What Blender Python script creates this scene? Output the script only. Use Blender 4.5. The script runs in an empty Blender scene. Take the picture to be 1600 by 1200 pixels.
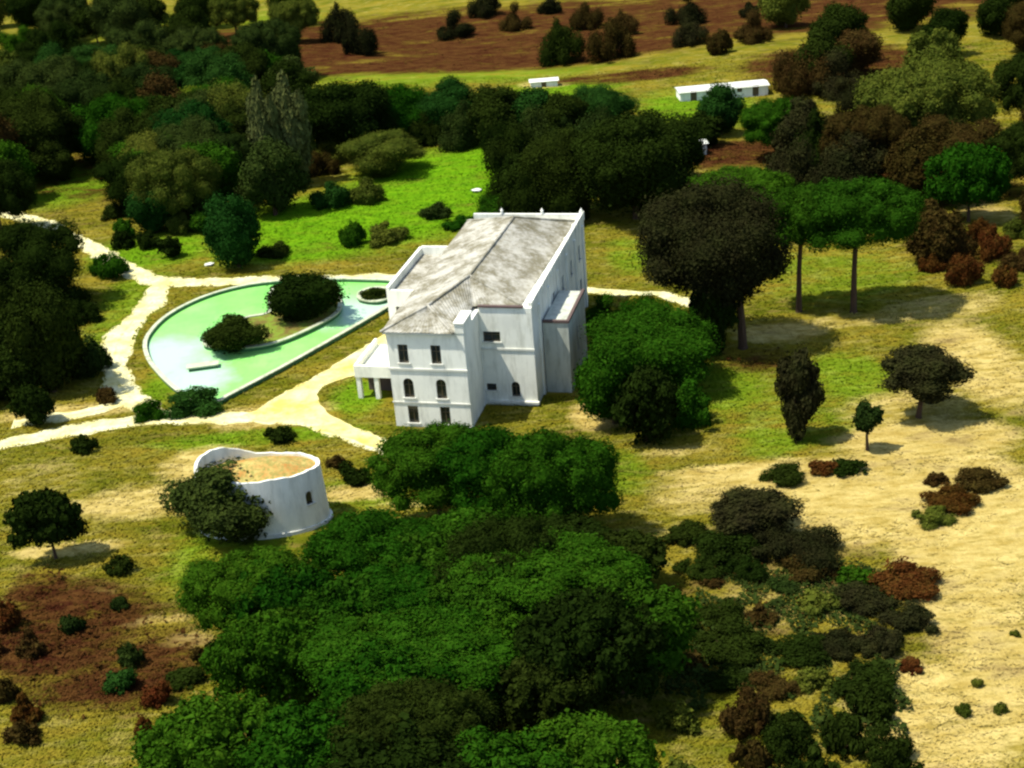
import bpy, math, random
import numpy as np
from mathutils import Vector, Matrix

SC = bpy.context.scene
COL = SC.collection

# ------------------------------------------------------------------ camera, sky, sun, exposure
cam_data = bpy.data.cameras.new('camera')
cam = bpy.data.objects.new('camera', cam_data); COL.objects.link(cam)
cam_data.sensor_width = 36.0; cam_data.lens = 49.5
cam_data.clip_start = 1.0; cam_data.clip_end = 12000.0
PITCH, ROLL, CAM_H = math.radians(25.0), math.radians(-4.7), 67.5
_f = Vector((0, math.cos(PITCH), -math.sin(PITCH))); _r = Vector((1, 0, 0)); _u = _r.cross(_f)
_r2 = _r*math.cos(ROLL) + _u*math.sin(ROLL); _u2 = -_r*math.sin(ROLL) + _u*math.cos(ROLL)
M4 = Matrix((( _r2.x, _u2.x, -_f.x, 0), (_r2.y, _u2.y, -_f.y, 0), (_r2.z, _u2.z, -_f.z, CAM_H), (0, 0, 0, 1)))
cam.matrix_world = M4
SC.camera = cam

SUN_DIR = Vector((-0.42, -0.07, 0.905)).normalized()          # towards the sun
world = bpy.data.worlds.new('World'); SC.world = world; world.use_nodes = True
wn = world.node_tree.nodes; wl = world.node_tree.links
sky = wn.new('ShaderNodeTexSky'); sky.sky_type = 'NISHITA'; sky.sun_disc = False
sky.sun_elevation = math.asin(SUN_DIR.z); sky.sun_rotation = math.atan2(SUN_DIR.x, SUN_DIR.y)
wl.new(sky.outputs[0], wn['Background'].inputs[0]); wn['Background'].inputs[1].default_value = 0.13
sun_data = bpy.data.lights.new('sun', 'SUN'); sun_data.energy = 4.4; sun_data.angle = math.radians(0.5)
sun_data.color = (1.0, 0.95, 0.84)
sun = bpy.data.objects.new('sun', sun_data); COL.objects.link(sun)
sun.rotation_euler = SUN_DIR.to_track_quat('Z', 'Y').to_euler(); sun.location = (-80, 100, 150)
SC.view_settings.view_transform = 'Standard'; SC.view_settings.look = 'None'
SC.view_settings.exposure = 0.8; SC.view_settings.gamma = 1.0
SC.view_settings.use_curve_mapping = False
SC.render.engine = 'CYCLES'
SC.cycles.max_bounces = 6; SC.cycles.diffuse_bounces = 3; SC.cycles.use_denoising = True
SC.cycles.pixel_filter_type = 'BLACKMAN_HARRIS'; SC.cycles.filter_width = 2.4

# ------------------------------------------------------------------ survey of the place (metres)
SCRUB = [(19.7, 106.0, 5.1, 5.2, 1), (14.8, 96.7, 4.8, 6.4, 1), (23.2, 101.2, 4.9, 5.9, 0.9), (26.0, 94.9, 5.2, 5.3, 1), (19.5, 89.0, 7.4, 4.8, 1), (30.2, 99.0, 3.8, 2.9, 0.8), (11.0, 88.6, 3.0, 4.8, 0.9), (22.7, 82.2, 5.6, 5.0, 0.9)]
ROWS = [
 ('stone_pine', 'pine', -7.75, 115.07, 5.98, 3.27, 6.26, 0.68, 'wide bright topped stone pine directly below the white house front', None),
 ('stone_pine', 'pine', -1.8, 112.83, 5.82, 3.5, 6.41, 0.68, 'middle one of the three stone pines below the house', None),
 ('stone_pine', 'pine', 3.43, 110.07, 5.81, 4.0, 6.91, 0.68, 'rightmost of the three stone pines below the house', None),
 ('stone_pine', 'pine', -12.28, 100.47, 5.85, 3.24, 6.17, 0.68, 'stone pine crown just right below the round white tower', None),
 ('stone_pine', 'pine', -4.62, 102.24, 5.14, 2.55, 5.12, 0.68, "low green pine crown in the middle of the foreground grove's upper rim", None),
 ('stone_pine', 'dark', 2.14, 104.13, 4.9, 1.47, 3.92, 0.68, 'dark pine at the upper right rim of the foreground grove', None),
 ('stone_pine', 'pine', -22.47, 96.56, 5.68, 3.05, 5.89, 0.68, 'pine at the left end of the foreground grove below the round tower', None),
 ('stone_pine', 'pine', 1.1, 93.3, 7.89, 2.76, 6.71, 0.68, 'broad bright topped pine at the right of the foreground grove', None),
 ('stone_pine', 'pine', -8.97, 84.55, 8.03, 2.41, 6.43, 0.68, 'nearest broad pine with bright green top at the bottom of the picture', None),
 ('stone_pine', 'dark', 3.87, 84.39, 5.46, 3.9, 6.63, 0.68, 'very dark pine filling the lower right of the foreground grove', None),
 ('stone_pine', 'pine', -10.77, 94.23, 5.84, 2.54, 5.46, 0.68, 'deep green pine in the heart of the foreground grove', None),
 ('stone_pine', 'pine', -20.36, 88.31, 4.23, 3.17, 5.29, 0.68, 'green pine at the lower left corner of the foreground grove', None),
 ('stone_pine', 'dark', 8.81, 101.61, 2.98, 1.84, 3.44, 0.68, 'small dark pine sticking out at the right tip of the grove', None),
 ('broadleaf_tree', 'darkolive', -28.68, 116.08, 5.29, 3.46, 3.74, 0.85, 'dark bushy tree covering the left side of the round white tower', None),
 ('stone_pine', 'dark', -43.96, 114.29, 3.34, 2.51, 4.6, 0.68, 'flat topped dark tree with bare trunk at the left edge below the track', None),
 ('bush', 'dark', -37.23, 111.1, 1.29, 1.04, 0.64, 0.85, 'small round dark bush alone on the dry slope at lower left', None),
 ('bush', 'dark', -46.67, 136.6, 1.42, 0.99, 0.62, 0.85, 'small dark bush just below the main track at the left', None),
 ('bush', 'dark', -25.33, 135.31, 1.65, 1.01, 0.63, 0.85, 'round dark bush between the main track and the round tower', None),
 ('bush', 'dark', -16.41, 124.64, 1.6, 1.26, 0.78, 0.85, 'dark bush right of the round white tower, beside the stone pine', None),
 ('bush', 'brown', -18.65, 128.15, 1.12, 0.91, 0.56, 0.85, "small brownish bush touching the tower's right rim", None),
 ('broadleaf_tree', 'dark', -63.14, 181.98, 6.42, 5.9, 6.37, 0.85, 'big black green tree at the left edge under the bent track', None),
 ('broadleaf_tree', 'dark', -54.31, 153.13, 4.03, 6.69, 7.22, 0.85, 'tall dark tree below the big one at the left edge', None),
 ('bush', 'pine', -56.77, 192.66, 2.9, 2.13, 1.32, 0.85, 'bush with rusty side beside the track bend at the left', None),
 ('bush', 'dark', -55.71, 175.28, 2.12, 1.88, 1.16, 0.85, 'dark bush at the right foot of the left edge trees', None),
 ('bush', 'darkolive', -51.88, 157.85, 3.22, 2.94, 1.82, 0.85, 'sprawling olive bush left of the curved pond track', None),
 ('broadleaf_tree', 'dark', -54.14, 144.35, 2.34, 2.36, 2.55, 0.85, 'squat dark tree at the left edge just above the main track', None),
 ('bush', 'brown', -46.94, 148.69, 1.19, 1.13, 0.7, 0.85, "tiny rusty bush beside the pond track's lower bend", None),
 ('bush', 'bluegreen', -35.94, 144.96, 3.12, 1.48, 0.92, 0.85, 'dense dark hedge bush at the near tip of the green pond', None),
 ('bush', 'pine', -40.99, 143.89, 1.8, 1.24, 0.77, 0.85, 'smaller bush left of the hedge bush at the pond tip', None),
 ('broadleaf_tree', 'bluegreen', -37.72, 192.29, 3.83, 5.06, 5.47, 0.85, 'tall dark egg shaped tree on the lawn above the pond', None),
 ('bush', 'dark', -33.39, 196.11, 2.53, 1.12, 0.69, 0.85, 'low dark bush right of the egg shaped tree', None),
 ('broadleaf_tree', 'dark', -33.47, 161.25, 3.95, 2.16, 2.34, 0.85, 'rounded dark tree on the near end of the pond island', None),
 ('broadleaf_tree', 'dark', -25.59, 169.34, 4.76, 3.06, 3.31, 0.85, 'larger dark tree on the far end of the pond island', None),
 ('bush', 'bluegreen', -26.52, 217.68, 3.28, 2.42, 1.5, 0.85, 'blue green bush at the left end of the meadow', None),
 ('bush', 'olive', -20.77, 218.28, 2.82, 2.3, 1.43, 0.85, 'yellow topped bush beside the blue green bush in the meadow', None),
 ('bush', 'darkolive', -9.69, 207.49, 2.46, 1.28, 0.79, 0.85, 'lone dark round bush in the middle of the bright meadow', None),
 ('bush', 'pine', -21.58, 197.42, 1.98, 2.01, 1.24, 0.85, 'round green bush in the rough patch left of the house', None),
 ('bush', 'olive', -16.29, 197.85, 3.06, 1.67, 1.04, 0.85, 'low brownish bush in the rough patch beside the house', None),
 ('bush', 'pine', -5.91, 201.65, 2.64, 1.14, 0.71, 0.85, 'low bush at the back left corner of the house roof', None),
 ('broadleaf_tree', 'dark', -25.43, 248.45, 8.21, 6.59, 7.12, 0.85, 'large dark tree at the left end of the row behind the meadow', None),
 ('broadleaf_tree', 'pine', -16.85, 253.77, 6.29, 4.99, 5.39, 0.85, 'green tree second from the left in the row behind the meadow', None),
 ('broadleaf_tree', 'bluegreen', -6.8, 252.7, 6.43, 4.95, 5.35, 0.85, 'domed dark tree in the middle of the row behind the meadow', None),
 ('broadleaf_tree', 'dark', 1.18, 243.79, 5.16, 4.79, 5.18, 0.85, 'dark tree right of the domed one in the row behind the meadow', None),
 ('broadleaf_tree', 'bluegreen', 7.79, 243.38, 4.71, 4.34, 4.68, 0.85, 'flat green tree in the right half of the row behind the meadow', None),
 ('broadleaf_tree', 'dark', 12.64, 238.61, 4.41, 4.27, 4.61, 0.85, 'dark low tree fifth in the row behind the meadow', None),
 ('broadleaf_tree', 'bluegreen', 19.97, 245.0, 6.43, 3.96, 4.27, 0.85, 'round topped green tree at the right end of the row behind the meadow', None),
 ('bush', 'olive', -28.47, 246.09, 4.57, 2.57, 1.6, 0.85, 'olive thicket below the large dark tree of the row', None),
 ('broadleaf_tree', 'olive', -18.79, 234.25, 6.85, 3.43, 3.7, 0.85, 'yellowish thicket under the row behind the meadow', None),
 ('bush', 'brown', -30.75, 236.91, 4.14, 2.51, 1.55, 0.85, "brown thicket at the wood's corner by the meadow", None),
 ('broadleaf_tree', 'dark', 20.41, 199.08, 8.87, 7.77, 8.39, 0.85, "biggest dark tree behind the house's back right corner", None),
 ('broadleaf_tree', 'dark', 10.22, 203.51, 6.3, 6.38, 6.89, 0.85, 'dark tree behind the house roof, left of the biggest one', None),
 ('broadleaf_tree', 'dark', 4.56, 208.84, 4.17, 3.96, 4.28, 0.85, "dark tree at the meadow's right end behind the house", None),
 ('bush', 'lime', 17.34, 215.11, 2.08, 1.94, 1.2, 0.85, 'small lime green bush glowing against the dark trees', None),
 ('bush', 'pine', 0.99, 206.32, 4.15, 1.74, 1.08, 0.85, 'low green bush along the back of the house roof', None),
 ('bush', 'dark', 9.91, 204.24, 1.94, 1.43, 0.89, 0.85, 'small dark bush directly behind the house roof', None),
 ('bush', 'pine', 26.37, 196.88, 1.88, 1.39, 0.86, 0.85, 'green bush at the foot of the biggest dark tree', None),
 ('broadleaf_tree', 'bluegreen', 39.85, 239.72, 4.15, 4.25, 4.59, 0.85, 'round dark tree in front of the long white building', None),
 ('stone_pine', 'pine', 46.25, 222.59, 5.89, 3.45, 6.4, 0.72, 'wide tree just right below the long white building', None),
 ('broadleaf_tree', 'dark', 35.88, 232.39, 3.4, 2.57, 2.77, 0.85, 'dark tree left below the long white building', None),
 ('stone_pine', 'olive', 67.74, 213.38, 10.97, 5.71, 11.2, 0.72, 'huge spreading pine in the upper right corner', None),
 ('stone_pine', 'brown', 56.03, 204.76, 6.23, 4.4, 7.52, 0.72, 'brown shaded lower pine left of the huge corner pine', None),
 ('broadleaf_tree', 'brown', 66.23, 198.65, 8.25, 5.31, 5.74, 0.85, 'brown dark tree under the huge corner pine', None),
 ('stone_pine', 'pine', 65.04, 184.57, 5.43, 4.07, 6.79, 0.72, 'bright topped pine cut by the right edge', None),
 ('stone_pine', 'pine', 34.0, 189.39, 7.18, 2.74, 6.33, 0.72, 'green topped pine behind the big round tree right of the house', None),
 ('bush', 'brown', 49.83, 216.34, 3.81, 3.03, 1.88, 0.85, 'brown bush between the white building and the twin trunked pines', None),
 ('bush', 'bluegreen', 53.88, 205.06, 2.92, 1.77, 1.1, 0.85, 'small blue green bush above the twin trunked pines', None),
 ('bush', 'dark', 48.31, 206.29, 2.93, 1.78, 1.1, 0.85, 'dark bush above the twin trunked pines', None),
 ('stone_pine', 'darkpine', 35.76, 158.95, 6.09, 3.42, 12.2, 0.72, 'stone pine with bare trunk, left of the two on the right lawn', None),
 ('stone_pine', 'darkpine', 42.1, 157.48, 7.39, 3.58, 12.5, 0.72, 'stone pine with bare trunk, right of the two on the right lawn', None),
 ('broadleaf_tree', 'darkbrown', 22.51, 150.19, 7.66, 6.34, 13.5, 0.85, 'great dark brownish tree on the lawn right of the house', None),
 ('broadleaf_tree', 'darkbrown', 27.13, 149.41, 5.43, 5.13, 11.0, 0.85, 'dark brown tree merged to the right of the great tree', None),
 ('column_tree', 'dark', 23.55, 148.41, 2.63, 4.77, 5.34, 0.9, 'narrow dark trunk thicket at the foot of the great tree', None),
 ('broadleaf_tree', 'brown', 55.78, 170.55, 3.3, 3.82, 4.12, 0.85, 'thin brown tree at the right of the twin pines', None),
 ('bush', 'pine', 12.12, 158.34, 4.09, 2.48, 1.54, 0.85, "green bush against the house's right wall", None),
 ('bush', 'pine', 16.7, 159.13, 3.52, 2.46, 1.52, 0.85, 'bright green bush behind the wall bush, near the path', None),
 ('broadleaf_tree', 'pine', 15.65, 140.57, 6.65, 4.29, 4.64, 0.85, "large green tree mass beside the house's right side", None),
 ('broadleaf_tree', 'pine', 10.51, 132.88, 3.5, 4.59, 4.95, 0.85, 'rounded green tree below the wall bush, nearest the house', None),
 ('broadleaf_tree', 'dark', 13.41, 127.99, 3.24, 4.12, 4.45, 0.85, 'dark shaded tree at the lower end of the mass beside the house', None),
 ('bush', 'pine', 17.74, 131.3, 2.67, 2.76, 1.71, 0.85, 'low green bush at the right foot of the dark shaded tree', None),
 ('column_tree', 'darkbrown', 28.49, 125.76, 2.2, 4.6, 5.15, 0.9, 'tall narrow dark tree standing alone on the right slope', None),
 ('broadleaf_tree', 'darkbrown', 41.49, 128.65, 4.35, 2.36, 5.2, 0.85, 'ball shaped dark tree with thin trunk on the right slope', None),
 ('broadleaf_tree', 'darkolive', 34.57, 122.56, 1.44, 1.46, 3.8, 0.85, 'small round tree on thin trunk left below the ball shaped tree', None),
 ('bush', 'dark', 25.1, 117.79, 1.96, 1.05, 0.65, 0.85, 'dark round bush at the left edge of the sand', None),
 ('bush', 'red', 29.27, 119.01, 1.42, 0.6, 0.37, 0.85, 'reddish low bush beside the dark round bush on the sand', None),
 ('bush', 'dark', 31.8, 118.72, 1.67, 0.7, 0.43, 0.85, 'flat dark bush next to the reddish one on the sand', None),
 ('bush', 'brown', 39.08, 115.18, 1.21, 0.59, 0.36, 0.85, 'small brown bush on the sand near the right edge', None),
 ('bush', 'brown', 42.82, 114.1, 2.39, 1.01, 0.62, 0.85, 'wide brown bush on the sand at the right edge', None),
 ('bush', 'red', 39.11, 110.57, 2.51, 1.05, 0.65, 0.85, 'low rusty bush in the middle of the sand at right', None),
 ('bush', 'olive', 36.82, 108.24, 1.72, 0.72, 0.45, 0.85, 'flat olive bush below the rusty one on the sand', None),
 ('broadleaf_tree', 'darkbrown', 20.64, 109.07, 3.94, 1.97, 2.13, 0.85, 'tallest dark shrub at the top of the lower right scrub', None),
 ('bush', 'dark', 14.65, 108.83, 2.08, 0.87, 0.54, 0.85, 'dark shrub left of the tallest shrub in the scrub', None),
 ('bush', 'dark', 18.07, 105.24, 3.2, 1.34, 0.83, 0.85, 'dark shrub below the tallest shrub in the scrub', None),
 ('bush', 'darkbrown', 23.43, 103.95, 3.78, 1.59, 0.98, 0.85, 'long dark shrub right below the tallest shrub', None),
 ('bush', 'brown', 24.25, 101.44, 2.24, 0.94, 0.58, 0.85, 'brown shrub under the long dark shrub', None),
 ('bush', 'dark', 14.58, 102.7, 1.99, 0.83, 0.52, 0.85, "dark shrub at the scrub's left side", None),
 ('bush', 'dark', 18.46, 101.82, 1.86, 0.95, 0.59, 0.85, "dark shrub in the scrub's upper middle", None),
 ('bush', 'brown', 15.54, 100.98, 0.95, 0.48, 0.3, 0.85, "little brown shrub in the scrub's left half", None),
 ('bush', 'darkolive', 21.42, 99.46, 1.24, 0.57, 0.35, 0.85, "small dark olive shrub in the scrub's middle", None),
 ('bush', 'pine', 27.61, 99.58, 1.67, 0.7, 0.43, 0.85, 'green shrub between the brown shrub and the forked one', None),
 ('bush', 'red', 31.42, 97.95, 2.84, 1.19, 0.74, 0.85, "rusty wide shrub at the scrub's right end by the sand", None),
 ('bush', 'olive', 23.55, 96.06, 1.63, 0.84, 0.52, 0.85, "pale olive shrub in the scrub's middle", None),
 ('bush', 'darkbrown', 27.52, 96.17, 2.41, 1.01, 0.63, 0.85, 'dark brown shrub below the rusty wide one', None),
 ('bush', 'darkbrown', 29.94, 92.72, 2.09, 0.88, 0.54, 0.85, 'dark brown shrub at the lower right end of the scrub', None),
 ('bush', 'dark', 15.26, 96.06, 2.07, 0.87, 0.54, 0.85, "dark shrub by the foreground grove's right edge", None),
 ('bush', 'brown', 18.76, 95.11, 1.17, 0.91, 0.56, 0.85, 'brown shrub beside the grove side dark shrub', None),
 ('bush', 'dark', 11.1, 95.03, 2.34, 0.98, 0.61, 0.85, 'dark shrub touching the foreground grove', None),
 ('bush', 'darkbrown', 23.73, 90.39, 2.05, 0.86, 0.53, 0.85, 'dark brown shrub low in the scrub', None),
 ('bush', 'dark', 20.38, 89.99, 2.3, 0.96, 0.6, 0.85, "big dark shrub low in the scrub's middle", None),
 ('bush', 'dark', 15.61, 91.34, 2.88, 1.21, 0.75, 0.85, "flat dark shrub low in the scrub's left", None),
 ('bush', 'darkbrown', 26.66, 90.1, 2.05, 1.12, 0.7, 0.85, "brown black shrub low in the scrub's right", None),
 ('bush', 'brown', 11.68, 90.44, 1.55, 0.77, 0.48, 0.85, 'brownish shrub near the bottom beside the grove', None),
 ('bush', 'dark', 14.39, 87.2, 1.76, 0.74, 0.46, 0.85, 'dark shrub near the bottom beside the grove', None),
 ('bush', 'dark', 24.5, 85.57, 2.48, 1.04, 0.64, 0.85, 'dark shrub near the bottom right of the scrub', None),
 ('bush', 'brown', 18.11, 86.25, 1.74, 0.73, 0.45, 0.85, 'brown shrub near the bottom of the scrub', None),
 ('bush', 'olive', 20.78, 86.24, 1.5, 0.96, 0.59, 0.85, 'pale olive shrub near the bottom of the scrub', None),
 ('bush', 'red', 28.42, 86.9, 0.85, 0.61, 0.38, 0.85, 'tiny rusty shrub on the sand near the bottom', None),
 ('bush', 'bluegreen', -33.25, 93.36, 1.41, 1.13, 0.7, 0.85, 'blue green bush in the red heath at the bottom left', None),
 ('bush', 'dark', -28.17, 93.47, 1.67, 0.7, 0.43, 0.85, "dark bush at the heath's right end at the bottom", None),
 ('bush', 'brown', -22.25, 94.0, 1.16, 1.42, 0.88, 0.85, "brown bush below the grove's left corner", None),
 ('broadleaf_tree', 'dark', -78.28, 247.16, 4.16, 3.72, 4.02, 0.85, "round dark tree at the wood's lower left edge", None),
 ('broadleaf_tree', 'paleolive', -38.08, 229.16, 2.69, 8.64, 9.34, 0.85, "pale grey green tall tree at the wood's right side, left one", None),
 ('broadleaf_tree', 'paleolive', -33.46, 231.8, 3.31, 8.61, 9.3, 0.85, "pale olive tall tree at the wood's right side, right one", None),
 ('stone_pine', 'lime', -57.64, 277.7, 4.87, 3.08, 5.51, 0.72, 'light green topped tree shining out of the dark wood', None),
 ('broadleaf_tree', 'pine', -54.34, 233.17, 9.18, 4.88, 5.28, 0.85, 'mid green spreading tree in the middle of the wood', None),
 ('broadleaf_tree', 'bluegreen', -53.43, 211.43, 3.72, 3.72, 4.01, 0.85, "blue green tree at the wood's lower edge above the lawn", None),
 ('broadleaf_tree', 'dark', -45.75, 213.04, 3.25, 3.56, 3.84, 0.85, "dark tree at the wood's lower edge left of the egg shaped tree", None),
 ('broadleaf_tree', 'darkolive', -35.21, 215.43, 5.23, 5.71, 6.17, 0.85, 'dark olive tree between wood and meadow', None),
 ('broadleaf_tree', 'dark', -35.61, 269.93, 3.39, 4.7, 5.08, 0.85, "dark tree at the wood's upper right corner", None),
 ('broadleaf_tree', 'dark', -41.71, 291.34, 5.09, 4.29, 4.64, 0.85, 'dark far tree above the pale olive trees', None),
 ('bush', 'dark', -61.88, 221.93, 2.35, 1.34, 0.83, 0.85, 'low dark bush on the grass below the wood', None),
 ('bush', 'dark', -17.14, 174.85, 2.21, 0.94, 0.58, 0.85, "low dark hedge on the small islet at the pond's house end", None),
 ('stone_pine', 'dark', -100.87, 297.7, 5.75, 3.72, 6.6, 0.72, "very dark tree in the wood's uppermost rows, first from the left", 'trees of the wood left of the meadow'),
 ('broadleaf_tree', 'dark', -99.96, 314.76, 5.04, 4.04, 4.36, 0.85, "very dark tree in the wood's uppermost rows, second from the left", 'trees of the wood left of the meadow'),
 ('broadleaf_tree', 'dark', -104.09, 334.18, 5.72, 4.82, 5.21, 0.85, "very dark tree in the wood's uppermost rows, third from the left", 'trees of the wood left of the meadow'),
 ('stone_pine', 'dark', -92.32, 302.53, 5.0, 3.23, 5.73, 0.72, "very dark tree in the wood's uppermost rows, fourth from the left", 'trees of the wood left of the meadow'),
 ('broadleaf_tree', 'dark', -96.2, 332.53, 4.93, 4.03, 4.35, 0.85, "very dark tree in the wood's uppermost rows, fifth from the left", 'trees of the wood left of the meadow'),
 ('stone_pine', 'dark', -83.17, 297.22, 5.81, 3.76, 6.67, 0.72, "very dark tree in the wood's uppermost rows, sixth from the left", 'trees of the wood left of the meadow'),
 ('stone_pine', 'dark', -81.14, 321.92, 4.41, 2.86, 5.06, 0.72, "very dark tree in the wood's uppermost rows, seventh from the left", 'trees of the wood left of the meadow'),
 ('stone_pine', 'dark', -76.55, 317.38, 5.28, 3.42, 6.06, 0.72, "very dark tree in the wood's uppermost rows, eighth from the left", 'trees of the wood left of the meadow'),
 ('broadleaf_tree', 'dark', -52.16, 298.56, 6.39, 5.56, 6.01, 0.85, "very dark tree in the wood's uppermost rows, ninth from the left", 'trees of the wood left of the meadow'),
 ('broadleaf_tree', 'dark', -89.69, 261.78, 5.0, 5.39, 5.82, 0.85, "very dark tree in the wood's middle rows, first from the left", 'trees of the wood left of the meadow'),
 ('broadleaf_tree', 'dark', -81.83, 252.19, 6.93, 7.08, 7.65, 0.85, "very dark tree in the wood's middle rows, second from the left", 'trees of the wood left of the meadow'),
 ('stone_pine', 'dark', -78.21, 255.8, 5.47, 3.53, 6.27, 0.72, "very dark tree in the wood's middle rows, third from the left", 'trees of the wood left of the meadow'),
 ('broadleaf_tree', 'dark', -61.39, 239.78, 6.99, 6.23, 6.73, 0.85, "very dark tree in the wood's middle rows, fourth from the left", 'trees of the wood left of the meadow'),
 ('broadleaf_tree', 'dark', -63.28, 254.43, 6.95, 5.73, 6.19, 0.85, "very dark tree in the wood's middle rows, fifth from the left", 'trees of the wood left of the meadow'),
 ('broadleaf_tree', 'dark', -57.01, 240.44, 6.1, 5.36, 5.79, 0.85, "very dark tree in the wood's middle rows, sixth from the left", 'trees of the wood left of the meadow'),
 ('broadleaf_tree', 'dark', -58.7, 253.8, 5.3, 5.8, 6.27, 0.85, "very dark tree in the wood's middle rows, seventh from the left", 'trees of the wood left of the meadow'),
 ('broadleaf_tree', 'dark', -45.35, 244.23, 6.5, 5.57, 6.02, 0.85, "very dark tree in the wood's middle rows, eighth from the left", 'trees of the wood left of the meadow'),
 ('broadleaf_tree', 'olive', -56.79, 230.89, 5.88, 5.4, 5.83, 0.85, "dull olive tree in the wood's lower rows, first from the left", 'trees of the wood left of the meadow'),
 ('stone_pine', 'olive', -50.19, 212.68, 6.83, 4.4, 7.82, 0.72, "dull olive tree in the wood's lower rows, second from the left", 'trees of the wood left of the meadow'),
 ('broadleaf_tree', 'dark', -93.37, 268.18, 5.99, 6.39, 6.9, 0.85, "very dark tree in the wood's upper rows, first from the left", 'trees of the wood left of the meadow'),
 ('broadleaf_tree', 'dark', -71.34, 270.34, 5.7, 5.57, 6.01, 0.85, "very dark tree in the wood's upper rows, second from the left", 'trees of the wood left of the meadow'),
 ('broadleaf_tree', 'dark', -73.06, 281.97, 5.37, 4.95, 5.34, 0.85, "very dark tree in the wood's upper rows, third from the left", 'trees of the wood left of the meadow'),
 ('broadleaf_tree', 'dark', -54.36, 265.96, 6.07, 5.12, 5.52, 0.85, "very dark tree in the wood's upper rows, fourth from the left", 'trees of the wood left of the meadow'),
 ('broadleaf_tree', 'pine', -83.58, 235.21, 5.24, 5.22, 5.64, 0.85, "mid green tree in the wood's lower rows, first from the left", 'trees of the wood left of the meadow'),
 ('broadleaf_tree', 'pine', -46.12, 220.53, 5.31, 5.43, 5.86, 0.85, "mid green tree in the wood's lower rows, second from the left", 'trees of the wood left of the meadow'),
 ('broadleaf_tree', 'pine', -73.1, 257.39, 4.95, 5.03, 5.43, 0.85, "mid green tree in the wood's middle rows, first from the left", 'trees of the wood left of the meadow'),
 ('broadleaf_tree', 'pine', -66.93, 251.61, 6.22, 6.4, 6.92, 0.85, "mid green tree in the wood's middle rows, second from the left", 'trees of the wood left of the meadow'),
 ('broadleaf_tree', 'olive', -110.93, 331.32, 4.8, 4.13, 4.46, 0.85, "dull olive tree in the wood's uppermost rows, first from the left", 'trees of the wood left of the meadow'),
 ('broadleaf_tree', 'olive', -73.92, 293.23, 6.4, 6.87, 7.42, 0.85, "dull olive tree in the wood's uppermost rows, second from the left", 'trees of the wood left of the meadow'),
 ('stone_pine', 'dark', -79.62, 218.1, 6.93, 4.47, 7.94, 0.72, "very dark tree in the wood's lower rows, first from the left", 'trees of the wood left of the meadow'),
 ('broadleaf_tree', 'dark', -58.94, 224.42, 5.62, 4.54, 4.9, 0.85, "very dark tree in the wood's lower rows, second from the left", 'trees of the wood left of the meadow'),
 ('broadleaf_tree', 'darkolive', -85.65, 284.11, 6.57, 6.93, 7.48, 0.85, "dark olive tree in the wood's uppermost rows, first from the left", 'trees of the wood left of the meadow'),
 ('broadleaf_tree', 'darkolive', -68.48, 285.5, 5.95, 5.64, 6.09, 0.85, "dark olive tree in the wood's uppermost rows, second from the left", 'trees of the wood left of the meadow'),
 ('broadleaf_tree', 'darkolive', -44.41, 308.78, 4.51, 4.01, 4.34, 0.85, "dark olive tree in the wood's uppermost rows, third from the left", 'trees of the wood left of the meadow'),
 ('broadleaf_tree', 'darkolive', -40.11, 296.07, 5.07, 4.08, 4.41, 0.85, "dark olive tree in the wood's uppermost rows, fourth from the left", 'trees of the wood left of the meadow'),
 ('broadleaf_tree', 'darkolive', -103.05, 293.38, 5.42, 4.4, 4.75, 0.85, "dark olive tree in the wood's upper rows, first from the left", 'trees of the wood left of the meadow'),
 ('broadleaf_tree', 'darkolive', -92.81, 285.95, 6.26, 6.49, 7.01, 0.85, "dark olive tree in the wood's upper rows, second from the left", 'trees of the wood left of the meadow'),
 ('stone_pine', 'darkolive', -87.65, 275.39, 6.0, 3.88, 6.88, 0.72, "dark olive tree in the wood's upper rows, third from the left", 'trees of the wood left of the meadow'),
 ('broadleaf_tree', 'darkolive', -76.27, 272.44, 6.01, 6.28, 6.79, 0.85, "dark olive tree in the wood's upper rows, fourth from the left", 'trees of the wood left of the meadow'),
 ('broadleaf_tree', 'bluegreen', -117.15, 337.14, 4.72, 4.27, 4.61, 0.85, "blue green tree in the wood's uppermost rows, first from the left", 'trees of the wood left of the meadow'),
 ('broadleaf_tree', 'bluegreen', -92.51, 309.57, 5.95, 6.07, 6.56, 0.85, "blue green tree in the wood's uppermost rows, second from the left", 'trees of the wood left of the meadow'),
 ('broadleaf_tree', 'bluegreen', -86.16, 315.71, 6.23, 5.3, 5.73, 0.85, "blue green tree in the wood's uppermost rows, third from the left", 'trees of the wood left of the meadow'),
 ('broadleaf_tree', 'bluegreen', -79.34, 298.54, 4.65, 4.13, 4.46, 0.85, "blue green tree in the wood's uppermost rows, fourth from the left", 'trees of the wood left of the meadow'),
 ('broadleaf_tree', 'bluegreen', -66.65, 305.0, 6.06, 4.84, 5.23, 0.85, "blue green tree in the wood's uppermost rows, fifth from the left", 'trees of the wood left of the meadow'),
 ('stone_pine', 'bluegreen', -60.69, 294.44, 5.45, 3.53, 6.25, 0.72, "blue green tree in the wood's uppermost rows, sixth from the left", 'trees of the wood left of the meadow'),
 ('stone_pine', 'bluegreen', -59.77, 302.62, 5.94, 3.85, 6.82, 0.72, "blue green tree in the wood's uppermost rows, seventh from the left", 'trees of the wood left of the meadow'),
 ('broadleaf_tree', 'bluegreen', -55.36, 287.75, 6.43, 6.29, 6.8, 0.85, "blue green tree in the wood's uppermost rows, eighth from the left", 'trees of the wood left of the meadow'),
 ('broadleaf_tree', 'bluegreen', -51.43, 285.16, 4.83, 5.27, 5.7, 0.85, "blue green tree in the wood's uppermost rows, ninth from the left", 'trees of the wood left of the meadow'),
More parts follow.
